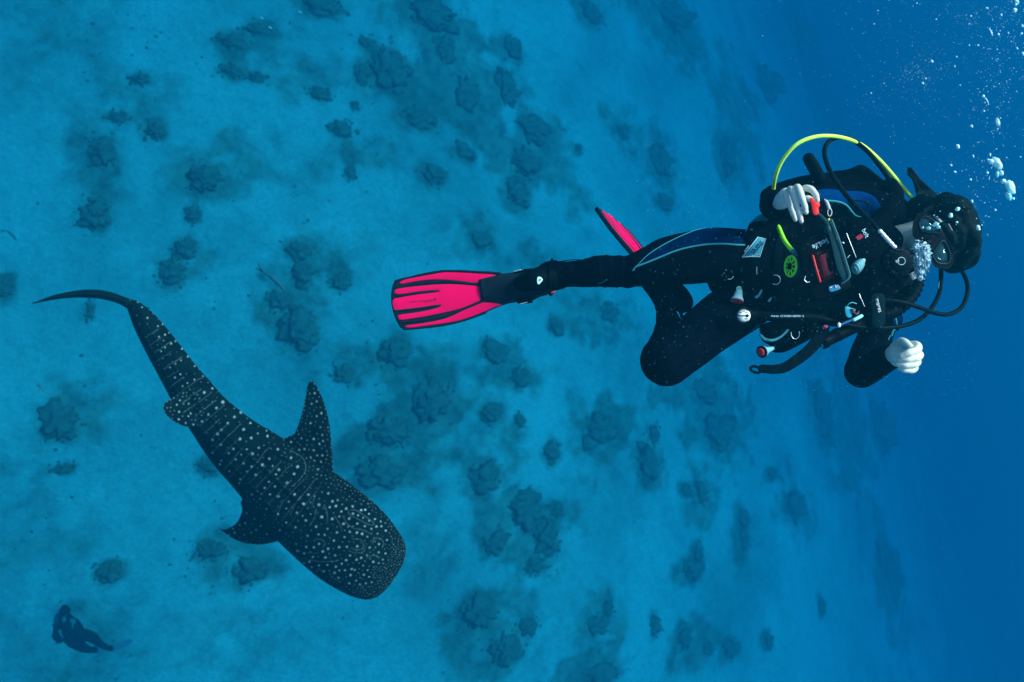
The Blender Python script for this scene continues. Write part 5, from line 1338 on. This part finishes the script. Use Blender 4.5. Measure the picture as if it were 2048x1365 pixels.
ORD = ['leftmost', 'second from the left', 'third from the left', 'fourth from the left', 'fifth from the left', 'sixth from the left', 'seventh from the left', 'eighth from the left', 'ninth from the left', 'tenth from the left', 'eleventh from the left', 'twelfth from the left']
for lb in {m_[3] for m_ in made}:
    same = sorted((m_ for m_ in made if m_[3] == lb), key=lambda m_: m_[0])
    if len(same) > 1:
        for k_, m_ in enumerate(same): m_[2]['label'] = lb + ', ' + ('rightmost of them' if k_ == len(same) - 1 else ORD[k_])
# thin streaks: bubbles stretched while rising
for (p0, p1, p2, lb) in ((z5(1520,310), z5(1540,350), z5(1555,390), 'thin bright bubble streak near the upper right corner'), (z5(1475,1070), z5(1497,1100), z5(1512,1135), 'thin curved bubble thread hanging from a round bubble')):
    bm = new(); ptube(bm, [(*p0, 2.35, .0012), (*p1, 2.35, .0018), (*p2, 2.35, .0008)], 0, seg=6); tag(obj('air_bubble', bm, BUB), lb, 'bubble', 'thin bubble streaks')
# froth bursting from the mouthpiece
FRO = bpy.data.materials.new('froth'); FRO.use_nodes = True
nt = FRO.node_tree; b = nt.nodes['Principled BSDF']; b.inputs['Roughness'].default_value = .18; b.inputs['Specular IOR Level'].default_value = .7
tc = nt.nodes.new('ShaderNodeTexCoord'); nf = nz(75, 6, .75, .8)
rf = ramp(nf.outputs[0], .44, (.02, .20, .28), .64, (.80, .98, 1.0)); nt.links.new(rf.outputs[0], b.inputs['Base Color'])
bp = nt.nodes.new('ShaderNodeBump'); bp.inputs['Distance'].default_value = .006; bp.inputs['Strength'].default_value = 1
nt.links.new(nf.outputs[0], bp.inputs['Height']); nt.links.new(bp.outputs[0], b.inputs['Normal'])
rr = random.Random(8); parts = []; base_f = P(1841, 514, 2.2)
def froth(x, y, rx, ry, seed, sub=4, amp=.5, fr=2.6):
    v, f = ico(sub); out = []
    c_ = P(x, y, 2.19) - base_f; mp = 2.2 / FPX
    for p in v:
        q_ = Vector(p) * fr + Vector((seed, 0, seed)); s_ = 1 + amp * (abs(noise.noise(q_)) - .2) + amp * .6 * (abs(noise.noise(q_ * 2.7)) - .2) + amp * .35 * noise.noise(q_ * 6)
        out.append((c_ + (RT * p[0] * rx + UP * p[1] * ry + FW * p[2] * min(rx, ry)) * mp * s_)[:])
    parts.append((np.array(out), f))
froth(1845, 506, 13.5, 18, 1, 5); froth(1845, 523, 12.5, 18, 2, 5); froth(1839, 541, 8, 12, 3); froth(1834, 498, 9, 10, 4); froth(1836, 520, 10, 16, 6); froth(1840, 556, 5, 6, 5)
for i in range(240):
    a_ = rr.uniform(0, 2 * PI); k_ = abs(rr.gauss(.9, .22)); s_ = rr.uniform(.5, 1.9)
    froth(1843 + 15 * k_ * math.cos(a_), 518 + 31 * k_ * math.sin(a_), s_ * rr.uniform(.8, 1.3), s_, i, 1, .2)
v, f = join_np(parts); o = npmesh('bubble_froth', v, f, FRO, tris=True); o.location = base_f
tag(o, 'white froth of exhaled bubbles bursting from the mouthpiece under the mask', 'bubbles', kind='stuff')
# fine bubbles and drifting specks: too many to count
rs = np.random.default_rng(5); v0, f0 = ico(1); parts = []
def speck(x, y, d, r):
    parts.append((v0 * (r * d / FPX) + np.array(P(x, y, d)[:]), f0))
for i in range(1300):                                       # bubble dust drifting in the upper right
    x = 2048 - abs(rs.normal(0, 190)); y = abs(rs.normal(60, 150)); speck(x, y, rs.uniform(1.9, 3.6), abs(rs.normal(.10, .22)) + .14)
for cx_, cy_, sg, n in ((1850,130,26,110),(1835,155,20,60),(1940,30,22,60),(1745,200,30,50),(1965,420,45,60),(1900,330,35,40),(1830,190,60,150)):
    for i in range(n): speck(rs.normal(cx_, sg), rs.normal(cy_, sg * .7), rs.uniform(2.0, 2.8), abs(rs.normal(.15, .2)) + .2)
for i in range(330):                                        # bubble column beside the head
    t = rs.uniform(0, 1); speck(1955 + 60 * t + rs.normal(0, 28), 430 - 420 * t + rs.normal(0, 20), rs.uniform(2.1, 2.6), abs(rs.normal(.25, .4)) + .2)
vv, ff = join_np(parts)
tag(npmesh('bubble_dust', vv, ff, BUB, tris=True), 'fine sparkling bubble dust spread over the upper right water', 'bubbles', kind='stuff')
parts = []
for i in range(1500):                                       # plankton between lens and diver
    x = rs.uniform(1270, 1960); y = rs.uniform(330, 790); speck(x, y, rs.uniform(1.2, 1.9), abs(rs.normal(.15, .28)) + .16)
for i in range(500):
    speck(rs.uniform(0, 2048), rs.uniform(0, 1365), rs.uniform(1.2, 4.5), abs(rs.normal(.12, .2)) + .12)
vv, ff = join_np(parts)
PL = mat('plankton', (.10, .30, .34), .6)
tag(npmesh('plankton', vv, ff, PL, tris=True), 'tiny pale plankton specks drifting in the water', 'plankton', kind='stuff')

# under water every gloss is weaker than in air
for m_ in bpy.data.materials:
    if m_.use_nodes and 'Principled BSDF' in m_.node_tree.nodes and m_.name not in ('steel', 'air_bubble', 'clear_bubble', 'froth', 'mask_glass'):
        i_ = m_.node_tree.nodes['Principled BSDF'].inputs['Specular IOR Level']; i_.default_value = min(i_.default_value, .5) * .22
